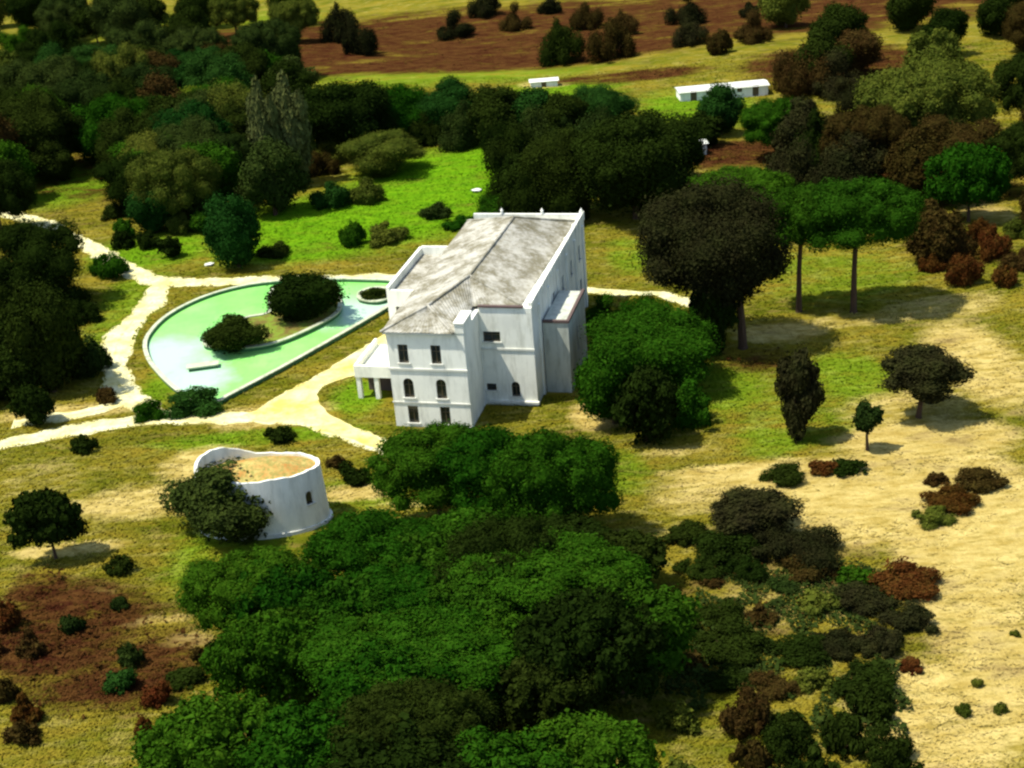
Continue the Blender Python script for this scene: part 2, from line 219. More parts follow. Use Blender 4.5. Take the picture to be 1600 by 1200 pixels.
 ('broadleaf_tree', 'darkolive', -86.15, 246.46, 5.71, 4.75, 5.13, 0.85, "dark olive tree in the wood's middle rows, first from the left", 'trees of the wood left of the meadow'),
 ('broadleaf_tree', 'darkolive', -49.96, 230.37, 6.32, 6.03, 6.51, 0.85, "dark olive tree in the wood's middle rows, second from the left", 'trees of the wood left of the meadow'),
 ('broadleaf_tree', 'darkolive', -49.58, 248.13, 6.87, 6.84, 7.39, 0.85, "dark olive tree in the wood's middle rows, third from the left", 'trees of the wood left of the meadow'),
 ('stone_pine', 'darkolive', -44.78, 228.92, 5.63, 3.63, 6.44, 0.72, "dark olive tree in the wood's middle rows, fourth from the left", 'trees of the wood left of the meadow'),
 ('broadleaf_tree', 'brown', -69.56, 295.9, 6.36, 5.91, 6.39, 0.85, "thin brownish tree in the wood's uppermost rows, first from the left", 'trees of the wood left of the meadow'),
 ('broadleaf_tree', 'brown', -57.29, 307.27, 5.67, 4.89, 5.28, 0.85, "thin brownish tree in the wood's uppermost rows, second from the left", 'trees of the wood left of the meadow'),
 ('broadleaf_tree', 'olive', -83.05, 283.61, 5.31, 4.87, 5.26, 0.85, "dull olive tree in the wood's upper rows, first from the left", 'trees of the wood left of the meadow'),
 ('broadleaf_tree', 'olive', -45.57, 249.75, 6.52, 7.15, 7.72, 0.85, "dull olive tree in the wood's upper rows, second from the left", 'trees of the wood left of the meadow'),
 ('broadleaf_tree', 'bluegreen', -81.8, 273.52, 5.11, 4.64, 5.01, 0.85, "blue green tree in the wood's upper rows", 'trees of the wood left of the meadow'),
 ('broadleaf_tree', 'brown', -63.9, 275.53, 5.34, 5.72, 6.17, 0.85, "thin brownish tree in the wood's upper rows", 'trees of the wood left of the meadow'),
 ('broadleaf_tree', 'pine', -47.52, 301.06, 5.28, 4.49, 4.85, 0.85, "mid green tree in the wood's uppermost rows", 'trees of the wood left of the meadow'),
 ('broadleaf_tree', 'pine', -86.2, 267.71, 5.81, 5.69, 6.15, 0.85, "mid green tree in the wood's upper rows, first from the left", 'trees of the wood left of the meadow'),
 ('stone_pine', 'pine', -63.9, 268.13, 5.0, 3.23, 5.73, 0.72, "mid green tree in the wood's upper rows, second from the left", 'trees of the wood left of the meadow'),
 ('broadleaf_tree', 'pine', -50.4, 268.03, 6.22, 5.48, 5.92, 0.85, "mid green tree in the wood's upper rows, third from the left", 'trees of the wood left of the meadow'),
 ('broadleaf_tree', 'bluegreen', -50.71, 237.42, 6.46, 6.63, 7.16, 0.85, "blue green tree in the wood's middle rows", 'trees of the wood left of the meadow'),
 ('broadleaf_tree', 'brown', -88.18, 246.02, 7.22, 7.13, 7.7, 0.85, "thin brownish tree in the wood's middle rows", 'trees of the wood left of the meadow'),
 ('bush', 'darkolive', -31.57, 251.39, 3.61, 4.01, 2.49, 0.85, 'low dark thicket under the tree row behind the meadow, first from the left', 'thickets under the tree row'),
 ('bush', 'dark', -20.76, 251.3, 4.99, 5.35, 3.32, 0.85, 'low dark thicket under the tree row behind the meadow, second from the left', 'thickets under the tree row'),
 ('bush', 'dark', -11.9, 250.21, 3.79, 3.36, 2.08, 0.85, 'low dark thicket under the tree row behind the meadow, third from the left', 'thickets under the tree row'),
 ('bush', 'darkolive', -5.17, 245.32, 4.42, 4.55, 2.82, 0.85, 'low dark thicket under the tree row behind the meadow, fourth from the left', 'thickets under the tree row'),
 ('bush', 'dark', 1.69, 239.6, 3.74, 3.42, 2.12, 0.85, 'low dark thicket under the tree row behind the meadow, fifth from the left', 'thickets under the tree row'),
 ('bush', 'darkolive', 7.48, 236.11, 4.54, 4.68, 2.9, 0.85, 'low dark thicket under the tree row behind the meadow, sixth from the left', 'thickets under the tree row'),
 ('bush', 'darkolive', 12.91, 234.6, 3.51, 3.31, 2.06, 0.85, 'low dark thicket under the tree row behind the meadow, seventh from the left', 'thickets under the tree row'),
 ('bush', 'darkolive', 18.07, 230.18, 4.71, 5.14, 3.18, 0.85, 'low dark thicket under the tree row behind the meadow, eighth from the left', 'thickets under the tree row'),
 ('bush', 'dark', 24.18, 237.59, 3.5, 2.8, 1.74, 0.85, 'low dark thicket under the tree row behind the meadow, ninth from the left', 'thickets under the tree row'),
 ('bush', 'dark', 2.88, 210.95, 4.6, 4.22, 2.62, 0.85, 'dark undergrowth behind the house, lower line, first from the left', 'undergrowth behind the house'),
 ('bush', 'dark', 3.59, 198.76, 4.5, 4.78, 2.96, 0.85, 'dark undergrowth behind the house, lower line, second from the left', 'undergrowth behind the house'),
 ('bush', 'dark', 9.93, 200.22, 3.97, 3.58, 2.22, 0.85, 'dark undergrowth behind the house, lower line, third from the left', 'undergrowth behind the house'),
 ('bush', 'dark', 25.68, 199.05, 3.92, 3.88, 2.4, 0.85, 'dark undergrowth behind the house, lower line, fourth from the left', 'undergrowth behind the house'),
 ('bush', 'dark', 3.55, 227.76, 5.28, 4.7, 2.91, 0.85, 'dark undergrowth behind the house, upper line, first from the left', 'undergrowth behind the house'),
 ('bush', 'dark', 13.32, 220.74, 4.1, 3.62, 2.25, 0.85, 'dark undergrowth behind the house, upper line, second from the left', 'undergrowth behind the house'),
 ('broadleaf_tree', 'dark', 28.06, 214.18, 5.04, 4.57, 4.94, 0.85, 'dark undergrowth behind the house, upper line, third from the left', 'undergrowth behind the house'),
 ('broadleaf_tree', 'darkbrown', 49.24, 217.34, 5.0, 5.27, 5.69, 0.85, "dull dark tree in the upper right thicket's middle rank, first from the left", 'trees of the upper right thicket'),
 ('broadleaf_tree', 'dark', 59.61, 220.95, 4.46, 3.66, 3.95, 0.85, "dull dark tree in the upper right thicket's middle rank, second from the left", 'trees of the upper right thicket'),
 ('bush', 'darkbrown', 65.67, 238.15, 5.79, 6.26, 3.88, 0.85, "dull dark tree in the upper right thicket's middle rank, third from the left", 'trees of the upper right thicket'),
 ('bush', 'darkbrown', 70.54, 231.87, 4.63, 5.11, 3.17, 0.85, "dull dark tree in the upper right thicket's middle rank, fourth from the left", 'trees of the upper right thicket'),
 ('bush', 'darkbrown', 44.11, 199.36, 5.52, 5.91, 3.67, 0.85, "dull dark tree in the upper right thicket's front rank, first from the left", 'trees of the upper right thicket'),
 ('bush', 'dark', 50.75, 211.84, 5.23, 5.81, 3.6, 0.85, "dull dark tree in the upper right thicket's front rank, second from the left", 'trees of the upper right thicket'),
 ('broadleaf_tree', 'darkbrown', 49.8, 194.96, 4.29, 4.09, 4.41, 0.85, "dull dark tree in the upper right thicket's front rank, third from the left", 'trees of the upper right thicket'),
 ('broadleaf_tree', 'darkbrown', 54.01, 202.71, 5.02, 4.54, 4.9, 0.85, "dull dark tree in the upper right thicket's front rank, fourth from the left", 'trees of the upper right thicket'),
 ('broadleaf_tree', 'brown', 61.5, 193.64, 5.01, 5.16, 5.57, 0.85, "dull dark tree in the upper right thicket's front rank, fifth from the left", 'trees of the upper right thicket'),
 ('broadleaf_tree', 'darkbrown', 67.58, 209.02, 5.01, 4.71, 5.08, 0.85, "dull dark tree in the upper right thicket's front rank, sixth from the left", 'trees of the upper right thicket'),
 ('bush', 'brown', 60.21, 266.56, 5.26, 4.88, 3.02, 0.85, "dull dark tree in the upper right thicket's back rank, first from the left", 'trees of the upper right thicket'),
 ('bush', 'darkbrown', 65.94, 263.4, 5.21, 5.1, 3.16, 0.85, "dull dark tree in the upper right thicket's back rank, second from the left", 'trees of the upper right thicket'),
 ('broadleaf_tree', 'brown', 72.42, 237.33, 5.05, 4.45, 4.8, 0.85, "dull dark tree in the upper right thicket's back rank, third from the left", 'trees of the upper right thicket'),
 ('bush', 'dark', -69.25, 187.57, 3.72, 2.95, 1.83, 0.85, "black green tree in the left edge clump's upper part, first from the left", 'trees of the left edge clump'),
 ('bush', 'dark', -66.31, 177.99, 3.9, 3.34, 2.07, 0.85, "black green tree in the left edge clump's upper part, second from the left", 'trees of the left edge clump'),
 ('bush', 'dark', -59.33, 178.09, 3.48, 3.02, 1.87, 0.85, "black green tree in the left edge clump's upper part, third from the left", 'trees of the left edge clump'),
 ('broadleaf_tree', 'dark', -60.67, 157.48, 3.25, 3.52, 3.8, 0.85, "black green tree in the left edge clump's lower part, first from the left", 'trees of the left edge clump'),
 ('broadleaf_tree', 'dark', -58.19, 151.16, 3.1, 3.22, 3.48, 0.85, "black green tree in the left edge clump's lower part, second from the left", 'trees of the left edge clump'),
 ('broadleaf_tree', 'dark', -56.47, 158.35, 2.9, 3.13, 3.38, 0.85, "black green tree in the left edge clump's lower part, third from the left", 'trees of the left edge clump'),
 ('stone_pine', 'olive', -130.61, 339.29, 6.75, 4.37, 7.75, 0.72, 'far tree in the nearer rank above the wood, first from the left', 'far trees at the upper left edge'),
 ('broadleaf_tree', 'olive', -127.73, 362.29, 6.49, 6.19, 6.68, 0.85, 'far tree in the nearer rank above the wood, second from the left', 'far trees at the upper left edge'),
 ('broadleaf_tree', 'pine', -112.0, 349.6, 5.66, 5.26, 5.68, 0.85, 'far tree in the nearer rank above the wood, third from the left', 'far trees at the upper left edge'),
 ('broadleaf_tree', 'dark', -98.77, 333.3, 6.64, 6.6, 7.13, 0.85, 'far tree in the nearer rank above the wood, fourth from the left', 'far trees at the upper left edge'),
 ('broadleaf_tree', 'darkolive', -77.27, 325.29, 7.72, 6.24, 6.74, 0.85, 'far tree in the nearer rank above the wood, fifth from the left', 'far trees at the upper left edge'),
 ('broadleaf_tree', 'dark', -68.52, 335.82, 6.62, 7.16, 7.73, 0.85, 'far tree in the nearer rank above the wood, sixth from the left', 'far trees at the upper left edge'),
 ('stone_pine', 'darkolive', -63.21, 315.88, 6.86, 4.44, 7.87, 0.72, 'far tree in the nearer rank above the wood, seventh from the left', 'far trees at the upper left edge'),
 ('stone_pine', 'darkolive', -47.53, 310.58, 7.4, 4.79, 8.49, 0.72, 'far tree in the nearer rank above the wood, eighth from the left', 'far trees at the upper left edge'),
 ('broadleaf_tree', 'olive', -139.1, 413.02, 5.44, 5.07, 5.48, 0.85, 'far tree in the farther rank above the wood, first from the left', 'far trees at the upper left edge'),
 ('broadleaf_tree', 'dark', -122.97, 401.56, 7.58, 6.32, 6.82, 0.85, 'far tree in the farther rank above the wood, second from the left', 'far trees at the upper left edge'),
 ('broadleaf_tree', 'darkolive', -110.28, 380.43, 6.26, 5.24, 5.65, 0.85, 'far tree in the farther rank above the wood, third from the left', 'far trees at the upper left edge'),
 ('stone_pine', 'darkolive', -111.67, 389.17, 6.52, 4.23, 7.49, 0.72, 'far tree in the farther rank above the wood, fourth from the left', 'far trees at the upper left edge'),
 ('stone_pine', 'dark', -101.03, 376.66, 5.32, 3.45, 6.1, 0.72, 'far tree in the farther rank above the wood, fifth from the left', 'far trees at the upper left edge'),
 ('broadleaf_tree', 'dark', -102.57, 405.61, 5.16, 4.93, 5.33, 0.85, 'far tree in the farther rank above the wood, sixth from the left', 'far trees at the upper left edge'),
 ('broadleaf_tree', 'darkolive', -89.93, 361.64, 7.36, 7.18, 7.76, 0.85, 'far tree in the farther rank above the wood, seventh from the left', 'far trees at the upper left edge'),
 ('stone_pine', 'dark', -86.96, 377.01, 5.55, 3.59, 6.37, 0.72, 'far tree in the farther rank above the wood, eighth from the left', 'far trees at the upper left edge'),
 ('broadleaf_tree', 'dark', -74.48, 383.2, 6.0, 5.91, 6.39, 0.85, 'far tree in the farther rank above the wood, ninth from the left', 'far trees at the upper left edge'),
 ('stone_pine', 'olive', -62.68, 364.59, 6.0, 3.89, 6.88, 0.72, 'far tree in the farther rank above the wood, tenth from the left', 'far trees at the upper left edge'),
 ('broadleaf_tree', 'dark', -50.67, 379.94, 5.9, 5.55, 5.99, 0.85, 'far tree in the farther rank above the wood, eleventh from the left', 'far trees at the upper left edge'),
 ('stone_pine', 'olive', -45.37, 350.6, 5.94, 3.85, 6.81, 0.72, 'far tree in the farther rank above the wood, twelfth from the left', 'far trees at the upper left edge'),
 ('broadleaf_tree', 'olive', 69.15, 324.08, 5.58, 4.92, 5.31, 0.85, 'far dull tree in the farther rank at the upper right edge, first from the left', 'far trees at the upper right edge'),
 ('broadleaf_tree', 'dark', 93.7, 312.34, 5.25, 4.86, 5.25, 0.85, 'far dull tree in the farther rank at the upper right edge, second from the left', 'far trees at the upper right edge'),
 ('broadleaf_tree', 'dark', 93.96, 286.95, 4.45, 4.62, 4.99, 0.85, 'far dull tree in the farther rank at the upper right edge, third from the left', 'far trees at the upper right edge'),
 ('broadleaf_tree', 'dark', 110.56, 300.34, 5.16, 4.76, 5.14, 0.85, 'far dull tree in the farther rank at the upper right edge, fourth from the left', 'far trees at the upper right edge'),
 ('broadleaf_tree', 'dark', 116.4, 301.53, 5.78, 5.37, 5.8, 0.85, 'far dull tree in the farther rank at the upper right edge, fifth from the left', 'far trees at the upper right edge'),
 ('broadleaf_tree', 'brown', 111.52, 285.48, 5.78, 5.3, 5.72, 0.85, 'far dull tree in the farther rank at the upper right edge, sixth from the left', 'far trees at the upper right edge'),
 ('broadleaf_tree', 'dark', 119.52, 283.31, 5.07, 4.5, 4.86, 0.85, 'far dull tree in the farther rank at the upper right edge, seventh from the left', 'far trees at the upper right edge'),
 ('broadleaf_tree', 'dark', 64.15, 269.71, 5.56, 5.12, 5.53, 0.85, 'far dull tree in the nearer rank at the upper right edge, first from the left', 'far trees at the upper right edge'),
 ('broadleaf_tree', 'dark', 71.85, 286.25, 5.57, 5.57, 6.02, 0.85, 'far dull tree in the nearer rank at the upper right edge, second from the left', 'far trees at the upper right edge'),
 ('broadleaf_tree', 'brown', 72.78, 275.75, 4.57, 4.19, 4.53, 0.85, 'far dull tree in the nearer rank at the upper right edge, third from the left', 'far trees at the upper right edge'),
 ('broadleaf_tree', 'olive', 82.93, 258.85, 5.28, 5.55, 5.99, 0.85, 'far dull tree in the nearer rank at the upper right edge, fourth from the left', 'far trees at the upper right edge'),
 ('bush', 'darkbrown', 0.86, 370.85, 4.34, 4.31, 2.67, 0.85, "brown bush on the far heath's farther line, first from the left", 'far bushes on the heath'),
 ('bush', 'brown', 8.16, 353.23, 4.06, 3.88, 2.4, 0.85, "brown bush on the far heath's farther line, second from the left", 'far bushes on the heath'),
 ('bush', 'darkbrown', 17.53, 367.62, 2.92, 2.39, 1.48, 0.85, "brown bush on the far heath's farther line, third from the left", 'far bushes on the heath'),
 ('bush', 'brown', 25.24, 345.97, 4.07, 3.7, 2.29, 0.85, "brown bush on the far heath's farther line, fourth from the left", 'far bushes on the heath'),
 ('bush', 'darkbrown', 48.37, 339.22, 4.94, 5.0, 3.1, 0.85, "brown bush on the far heath's farther line, fifth from the left", 'far bushes on the heath'),
 ('bush', 'darkbrown', 63.86, 340.45, 2.32, 2.07, 1.28, 0.85, "brown bush on the far heath's farther line, sixth from the left", 'far bushes on the heath'),
 ('bush', 'darkbrown', -34.59, 351.27, 4.78, 5.17, 3.2, 0.85, "brown bush on the far heath's nearer line, first from the left", 'far bushes on the heath'),
 ('bush', 'darkbrown', -29.04, 333.05, 4.04, 3.96, 2.45, 0.85, "brown bush on the far heath's nearer line, second from the left", 'far bushes on the heath'),
 ('bush', 'darkbrown', -6.94, 351.66, 4.68, 3.99, 2.48, 0.85, "brown bush on the far heath's nearer line, third from the left", 'far bushes on the heath'),
 ('bush', 'dark', 16.95, 313.13, 5.07, 5.42, 3.36, 0.85, "brown bush on the far heath's nearer line, fourth from the left", 'far bushes on the heath'),
 ('bush', 'brown', 27.68, 310.84, 5.34, 5.22, 3.24, 0.85, "brown bush on the far heath's nearer line, fifth from the left", 'far bushes on the heath'),
 ('bush', 'brown', 32.84, 333.74, 3.69, 3.11, 1.93, 0.85, "brown bush on the far heath's nearer line, sixth from the left", 'far bushes on the heath'),
 ('bush', 'darkbrown', 45.73, 314.72, 4.01, 3.23, 2.01, 0.85, "brown bush on the far heath's nearer line, seventh from the left", 'far bushes on the heath'),
 ('bush', 'brown', 50.22, 302.52, 2.76, 2.91, 1.81, 0.85, "brown bush on the far heath's nearer line, eighth from the left", 'far bushes on the heath'),
 ('bush', 'brown', 59.3, 310.85, 4.1, 4.1, 2.55, 0.85, "brown bush on the far heath's nearer line, ninth from the left", 'far bushes on the heath'),
 ('broadleaf_tree', 'pine', -57.83, 209.68, 1.8, 1.5, 1.62, 0.85, 'sapling in the middle line between left track and wood, first from the left', 'saplings above the left track'),
 ('broadleaf_tree', 'dark', -54.24, 212.46, 1.93, 1.75, 1.89, 0.85, 'sapling in the middle line between left track and wood, second from the left', 'saplings above the left track'),
 ('bush', 'olive', -49.53, 209.98, 2.01, 1.87, 1.16, 0.85, 'sapling in the middle line between left track and wood, third from the left', 'saplings above the left track'),
 ('bush', 'olive', -50.12, 215.65, 2.27, 2.09, 1.3, 0.85, 'sapling in the middle line between left track and wood, fourth from the left', 'saplings above the left track'),
 ('broadleaf_tree', 'pine', -45.76, 209.35, 1.85, 1.62, 1.75, 0.85, 'sapling in the middle line between left track and wood, fifth from the left', 'saplings above the left track'),
 ('bush', 'dark', -61.28, 224.08, 1.61, 1.46, 0.9, 0.85, 'sapling in the upper line between left track and wood, first from the left', 'saplings above the left track'),
 ('bush', 'bluegreen', -57.34, 229.1, 1.74, 1.44, 0.89, 0.85, 'sapling in the upper line between left track and wood, second from the left', 'saplings above the left track'),
 ('bush', 'dark', -57.34, 205.35, 1.67, 1.63, 1.01, 0.85, 'sapling in the lower line between left track and wood, first from the left', 'saplings above the left track'),
 ('bush', 'dark', -53.27, 204.22, 1.82, 1.54, 0.95, 0.85, 'sapling in the lower line between left track and wood, second from the left', 'saplings above the left track'),
 ('broadleaf_tree', 'dark', -48.72, 199.01, 1.69, 1.55, 1.68, 0.85, 'sapling in the lower line between left track and wood, third from the left', 'saplings above the left track'),
 ('bush', 'brown', 59.58, 172.86, 2.33, 2.58, 1.6, 0.85, 'brownish bush in the upper line under the right edge pines, first from the left', 'brown bushes at the right edge'),
 ('bush', 'red', 64.31, 176.64, 1.86, 1.9, 1.18, 0.85, 'brownish bush in the upper line under the right edge pines, second from the left', 'brown bushes at the right edge'),
 ('bush', 'red', 63.76, 170.39, 2.2, 2.42, 1.5, 0.85, 'brownish bush in the upper line under the right edge pines, third from the left', 'brown bushes at the right edge'),
 ('bush', 'olive', 68.94, 176.8, 1.73, 1.52, 0.94, 0.85, 'brownish bush in the upper line under the right edge pines, fourth from the left', 'brown bushes at the right edge'),
 ('bush', 'red', 71.22, 173.5, 2.39, 2.63, 1.63, 0.85, 'brownish bush in the upper line under the right edge pines, fifth from the left', 'brown bushes at the right edge'),
 ('bush', 'red', 55.04, 168.5, 1.72, 1.43, 0.89, 0.85, 'brownish bush in the lower line under the right edge pines, first from the left', 'brown bushes at the right edge'),
 ('bush', 'red', 57.26, 163.25, 2.33, 2.42, 1.5, 0.85, 'brownish bush in the lower line under the right edge pines, second from the left', 'brown bushes at the right edge'),
 ('bush', 'red', 61.79, 160.8, 1.61, 1.62, 1.0, 0.85, 'brownish bush in the lower line under the right edge pines, third from the left', 'brown bushes at the right edge'),
 ('bush', 'brown', 64.76, 165.6, 1.97, 1.66, 1.03, 0.85, 'brownish bush in the lower line under the right edge pines, fourth from the left', 'brown bushes at the right edge'),
 ('bush', 'olive', 30.57, 81.21, 0.59, 0.58, 0.36, 0.85, 'small dry bush on the lower sand slope, first from the left', 'dry bushes on the sand slope'),
 ('bush', 'olive', 32.67, 84.3, 0.43, 0.44, 0.27, 0.85, 'small dry bush on the lower sand slope, second from the left', 'dry bushes on the sand slope'),
 ('bush', 'olive', 33.27, 81.05, 0.51, 0.5, 0.31, 0.85, 'small dry bush on the lower sand slope, third from the left', 'dry bushes on the sand slope'),
 ('bush', 'brown', 36.44, 83.16, 0.47, 0.48, 0.3, 0.85, 'small dry bush on the lower sand slope, fourth from the left', 'dry bushes on the sand slope'),
 ('bush', 'brown', 35.52, 77.31, 0.36, 0.31, 0.19, 0.85, 'small dry bush on the lower sand slope, fifth from the left', 'dry bushes on the sand slope'),
 ('bush', 'brown', 37.34, 80.58, 0.37, 0.38, 0.24, 0.85, 'small dry bush on the lower sand slope, sixth from the left', 'dry bushes on the sand slope'),
 ('bush', 'olive', 37.53, 90.04, 0.42, 0.36, 0.22, 0.85, 'small dry bush on the upper sand slope, first from the left', 'dry bushes on the sand slope'),
 ('bush', 'olive', 41.49, 92.1, 0.46, 0.4, 0.25, 0.85, 'small dry bush on the upper sand slope, second from the left', 'dry bushes on the sand slope'),
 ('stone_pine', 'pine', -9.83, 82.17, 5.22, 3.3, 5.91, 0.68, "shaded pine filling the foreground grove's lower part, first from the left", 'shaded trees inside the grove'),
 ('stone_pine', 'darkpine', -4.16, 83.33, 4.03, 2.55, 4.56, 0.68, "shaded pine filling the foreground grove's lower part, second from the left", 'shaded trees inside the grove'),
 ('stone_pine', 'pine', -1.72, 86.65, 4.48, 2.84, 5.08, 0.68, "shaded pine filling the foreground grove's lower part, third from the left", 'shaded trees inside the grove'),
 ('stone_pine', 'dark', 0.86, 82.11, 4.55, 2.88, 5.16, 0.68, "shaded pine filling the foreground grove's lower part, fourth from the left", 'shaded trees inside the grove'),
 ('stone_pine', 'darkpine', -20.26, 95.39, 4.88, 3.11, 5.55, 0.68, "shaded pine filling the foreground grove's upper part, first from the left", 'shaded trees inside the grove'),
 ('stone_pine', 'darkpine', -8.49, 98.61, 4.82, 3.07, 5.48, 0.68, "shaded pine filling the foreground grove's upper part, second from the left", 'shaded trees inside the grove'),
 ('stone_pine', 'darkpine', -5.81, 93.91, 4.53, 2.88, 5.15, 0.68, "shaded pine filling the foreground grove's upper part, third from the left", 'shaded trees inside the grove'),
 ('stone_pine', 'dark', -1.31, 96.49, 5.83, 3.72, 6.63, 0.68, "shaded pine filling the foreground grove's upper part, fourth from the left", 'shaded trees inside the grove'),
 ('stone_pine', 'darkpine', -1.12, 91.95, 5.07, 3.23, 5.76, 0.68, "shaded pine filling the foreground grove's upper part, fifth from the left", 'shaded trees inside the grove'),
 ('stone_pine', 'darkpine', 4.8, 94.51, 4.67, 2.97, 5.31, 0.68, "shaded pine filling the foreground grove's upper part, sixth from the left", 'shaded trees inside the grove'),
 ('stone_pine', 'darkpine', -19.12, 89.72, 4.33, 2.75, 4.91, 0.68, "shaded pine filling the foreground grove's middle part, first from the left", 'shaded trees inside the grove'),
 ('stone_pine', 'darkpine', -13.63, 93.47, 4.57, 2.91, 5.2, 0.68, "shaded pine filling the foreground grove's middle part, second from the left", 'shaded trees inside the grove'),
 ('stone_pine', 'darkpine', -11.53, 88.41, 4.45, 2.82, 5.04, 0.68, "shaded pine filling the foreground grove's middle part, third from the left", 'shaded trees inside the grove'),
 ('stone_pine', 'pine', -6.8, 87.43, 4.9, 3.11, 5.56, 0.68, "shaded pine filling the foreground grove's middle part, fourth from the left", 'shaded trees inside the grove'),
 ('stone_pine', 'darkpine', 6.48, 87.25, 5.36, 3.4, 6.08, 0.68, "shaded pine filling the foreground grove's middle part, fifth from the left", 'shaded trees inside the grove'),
 ('stone_pine', 'pine', -22.18, 77.49, 5.18, 3.26, 5.85, 0.68, 'stone pine crown along the bottom edge of the grove, first from the left', 'stone pines along the lower edge'),
 ('stone_pine', 'pine', -15.43, 76.04, 5.06, 3.19, 5.72, 0.68, 'stone pine crown along the bottom edge of the grove, second from the left', 'stone pines along the lower edge'),
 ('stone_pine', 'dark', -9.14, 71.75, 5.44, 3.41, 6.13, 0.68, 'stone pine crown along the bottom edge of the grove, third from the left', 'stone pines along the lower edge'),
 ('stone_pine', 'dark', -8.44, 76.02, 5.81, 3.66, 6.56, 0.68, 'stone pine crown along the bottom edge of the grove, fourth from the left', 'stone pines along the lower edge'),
 ('stone_pine', 'pine', -2.71, 71.74, 5.07, 3.18, 5.71, 0.68, 'stone pine crown along the bottom edge of the grove, fifth from the left', 'stone pines along the lower edge'),
 ('stone_pine', 'pine', 2.49, 73.03, 4.85, 3.04, 5.46, 0.68, 'stone pine crown along the bottom edge of the grove, sixth from the left', 'stone pines along the lower edge'),
 ('bush', 'olive', 10.04, 82.84, 1.52, 1.53, 0.95, 0.85, 'scrub bush in the upper line along the lower right edge, first from the left', 'scrub bushes along the lower right edge'),
 ('bush', 'brown', 14.9, 81.86, 1.9, 2.34, 1.45, 0.85, 'scrub bush in the upper line along the lower right edge, second from the left', 'scrub bushes along the lower right edge'),
 ('bush', 'dark', 18.05, 81.56, 1.38, 1.06, 0.66, 0.85, 'scrub bush in the upper line along the lower right edge, third from the left', 'scrub bushes along the lower right edge'),
 ('bush', 'dark', 17.54, 78.88, 1.83, 1.78, 1.1, 0.85, 'scrub bush in the upper line along the lower right edge, fourth from the left', 'scrub bushes along the lower right edge'),
 ('bush', 'dark', 21.2, 78.59, 1.51, 1.83, 1.14, 0.85, 'scrub bush in the upper line along the lower right edge, fifth from the left', 'scrub bushes along the lower right edge'),
 ('bush', 'dark', 24.04, 81.95, 1.69, 1.55, 0.96, 0.85, 'scrub bush in the upper line along the lower right edge, sixth from the left', 'scrub bushes along the lower right edge'),
 ('bush', 'olive', 9.46, 76.3, 1.42, 1.14, 0.71, 0.85, 'scrub bush in the lower line along the lower right edge, first from the left', 'scrub bushes along the lower right edge'),
 ('bush', 'brown', 14.54, 77.73, 1.36, 1.44, 0.89, 0.85, 'scrub bush in the lower line along the lower right edge, second from the left', 'scrub bushes along the lower right edge'),
 ('bush', 'dark', 16.22, 75.0, 1.4, 1.76, 1.09, 0.85, 'scrub bush in the lower line along the lower right edge, third from the left', 'scrub bushes along the lower right edge'),
 ('bush', 'dark', 18.88, 75.86, 1.45, 1.63, 1.01, 0.85, 'scrub bush in the lower line along the lower right edge, fourth from the left', 'scrub bushes along the lower right edge'),
 ('bush', 'dark', 24.0, 76.93, 1.84, 1.7, 1.06, 0.85, 'scrub bush in the lower line along the lower right edge, fifth from the left', 'scrub bushes along the lower right edge'),
 ('bush', 'dark', 24.66, 74.06, 1.3, 1.36, 0.85, 0.85, 'scrub bush in the lower line along the lower right edge, sixth from the left', 'scrub bushes along the lower right edge'),
 ('bush', 'brown', -42.72, 93.02, 1.2, 1.13, 0.7, 0.85, "rusty or olive tussock in the lower left heath's middle part, first from the left", 'tussocks of the lower left heath'),
 ('bush', 'darkolive', -33.05, 96.31, 1.08, 1.09, 0.68, 0.85, "rusty or olive tussock in the lower left heath's middle part, second from the left", 'tussocks of the lower left heath'),
 ('bush', 'red', -29.89, 90.92, 1.24, 1.32, 0.82, 0.85, "rusty or olive tussock in the lower left heath's middle part, third from the left", 'tussocks of the lower left heath'),
 ('bush', 'brown', -26.49, 95.51, 1.3, 1.14, 0.71, 0.85, "rusty or olive tussock in the lower left heath's middle part, fourth from the left", 'tussocks of the lower left heath'),
 ('bush', 'brown', -46.03, 99.62, 1.35, 1.49, 0.92, 0.85, "rusty or olive tussock in the lower left heath's upper part, first from the left", 'tussocks of the lower left heath'),
 ('bush', 'red', -45.62, 103.46, 1.55, 1.63, 1.01, 0.85, "rusty or olive tussock in the lower left heath's upper part, second from the left", 'tussocks of the lower left heath'),
 ('bush', 'brown', -42.09, 99.15, 1.28, 1.3, 0.81, 0.85, "rusty or olive tussock in the lower left heath's upper part, third from the left", 'tussocks of the lower left heath'),
 ('bush', 'darkolive', -39.24, 102.1, 1.13, 0.94, 0.58, 0.85, "rusty or olive tussock in the lower left heath's upper part, fourth from the left", 'tussocks of the lower left heath'),
 ('bush', 'darkolive', -35.9, 104.89, 0.79, 0.65, 0.4, 0.85, "rusty or olive tussock in the lower left heath's upper part, fifth from the left", 'tussocks of the lower left heath'),
 ('bush', 'brown', -39.54, 87.5, 1.4, 1.18, 0.73, 0.85, "rusty or olive tussock in the lower left heath's lower part, first from the left", 'tussocks of the lower left heath'),
 ('bush', 'red', -39.8, 89.92, 1.26, 1.4, 0.87, 0.85, "rusty or olive tussock in the lower left heath's lower part, second from the left", 'tussocks of the lower left heath'),
 ('bush', 'red', -30.06, 87.15, 0.76, 0.81, 0.5, 0.85, "rusty or olive tussock in the lower left heath's lower part, third from the left", 'tussocks of the lower left heath'),
 ('broadleaf_tree', 'dark', -67.56, 155.49, 3.45, 2.8, 3.03, 0.85, 'dark tree at the left margin, below the trackside trees, first from the left', 'trees beyond the left margin'),
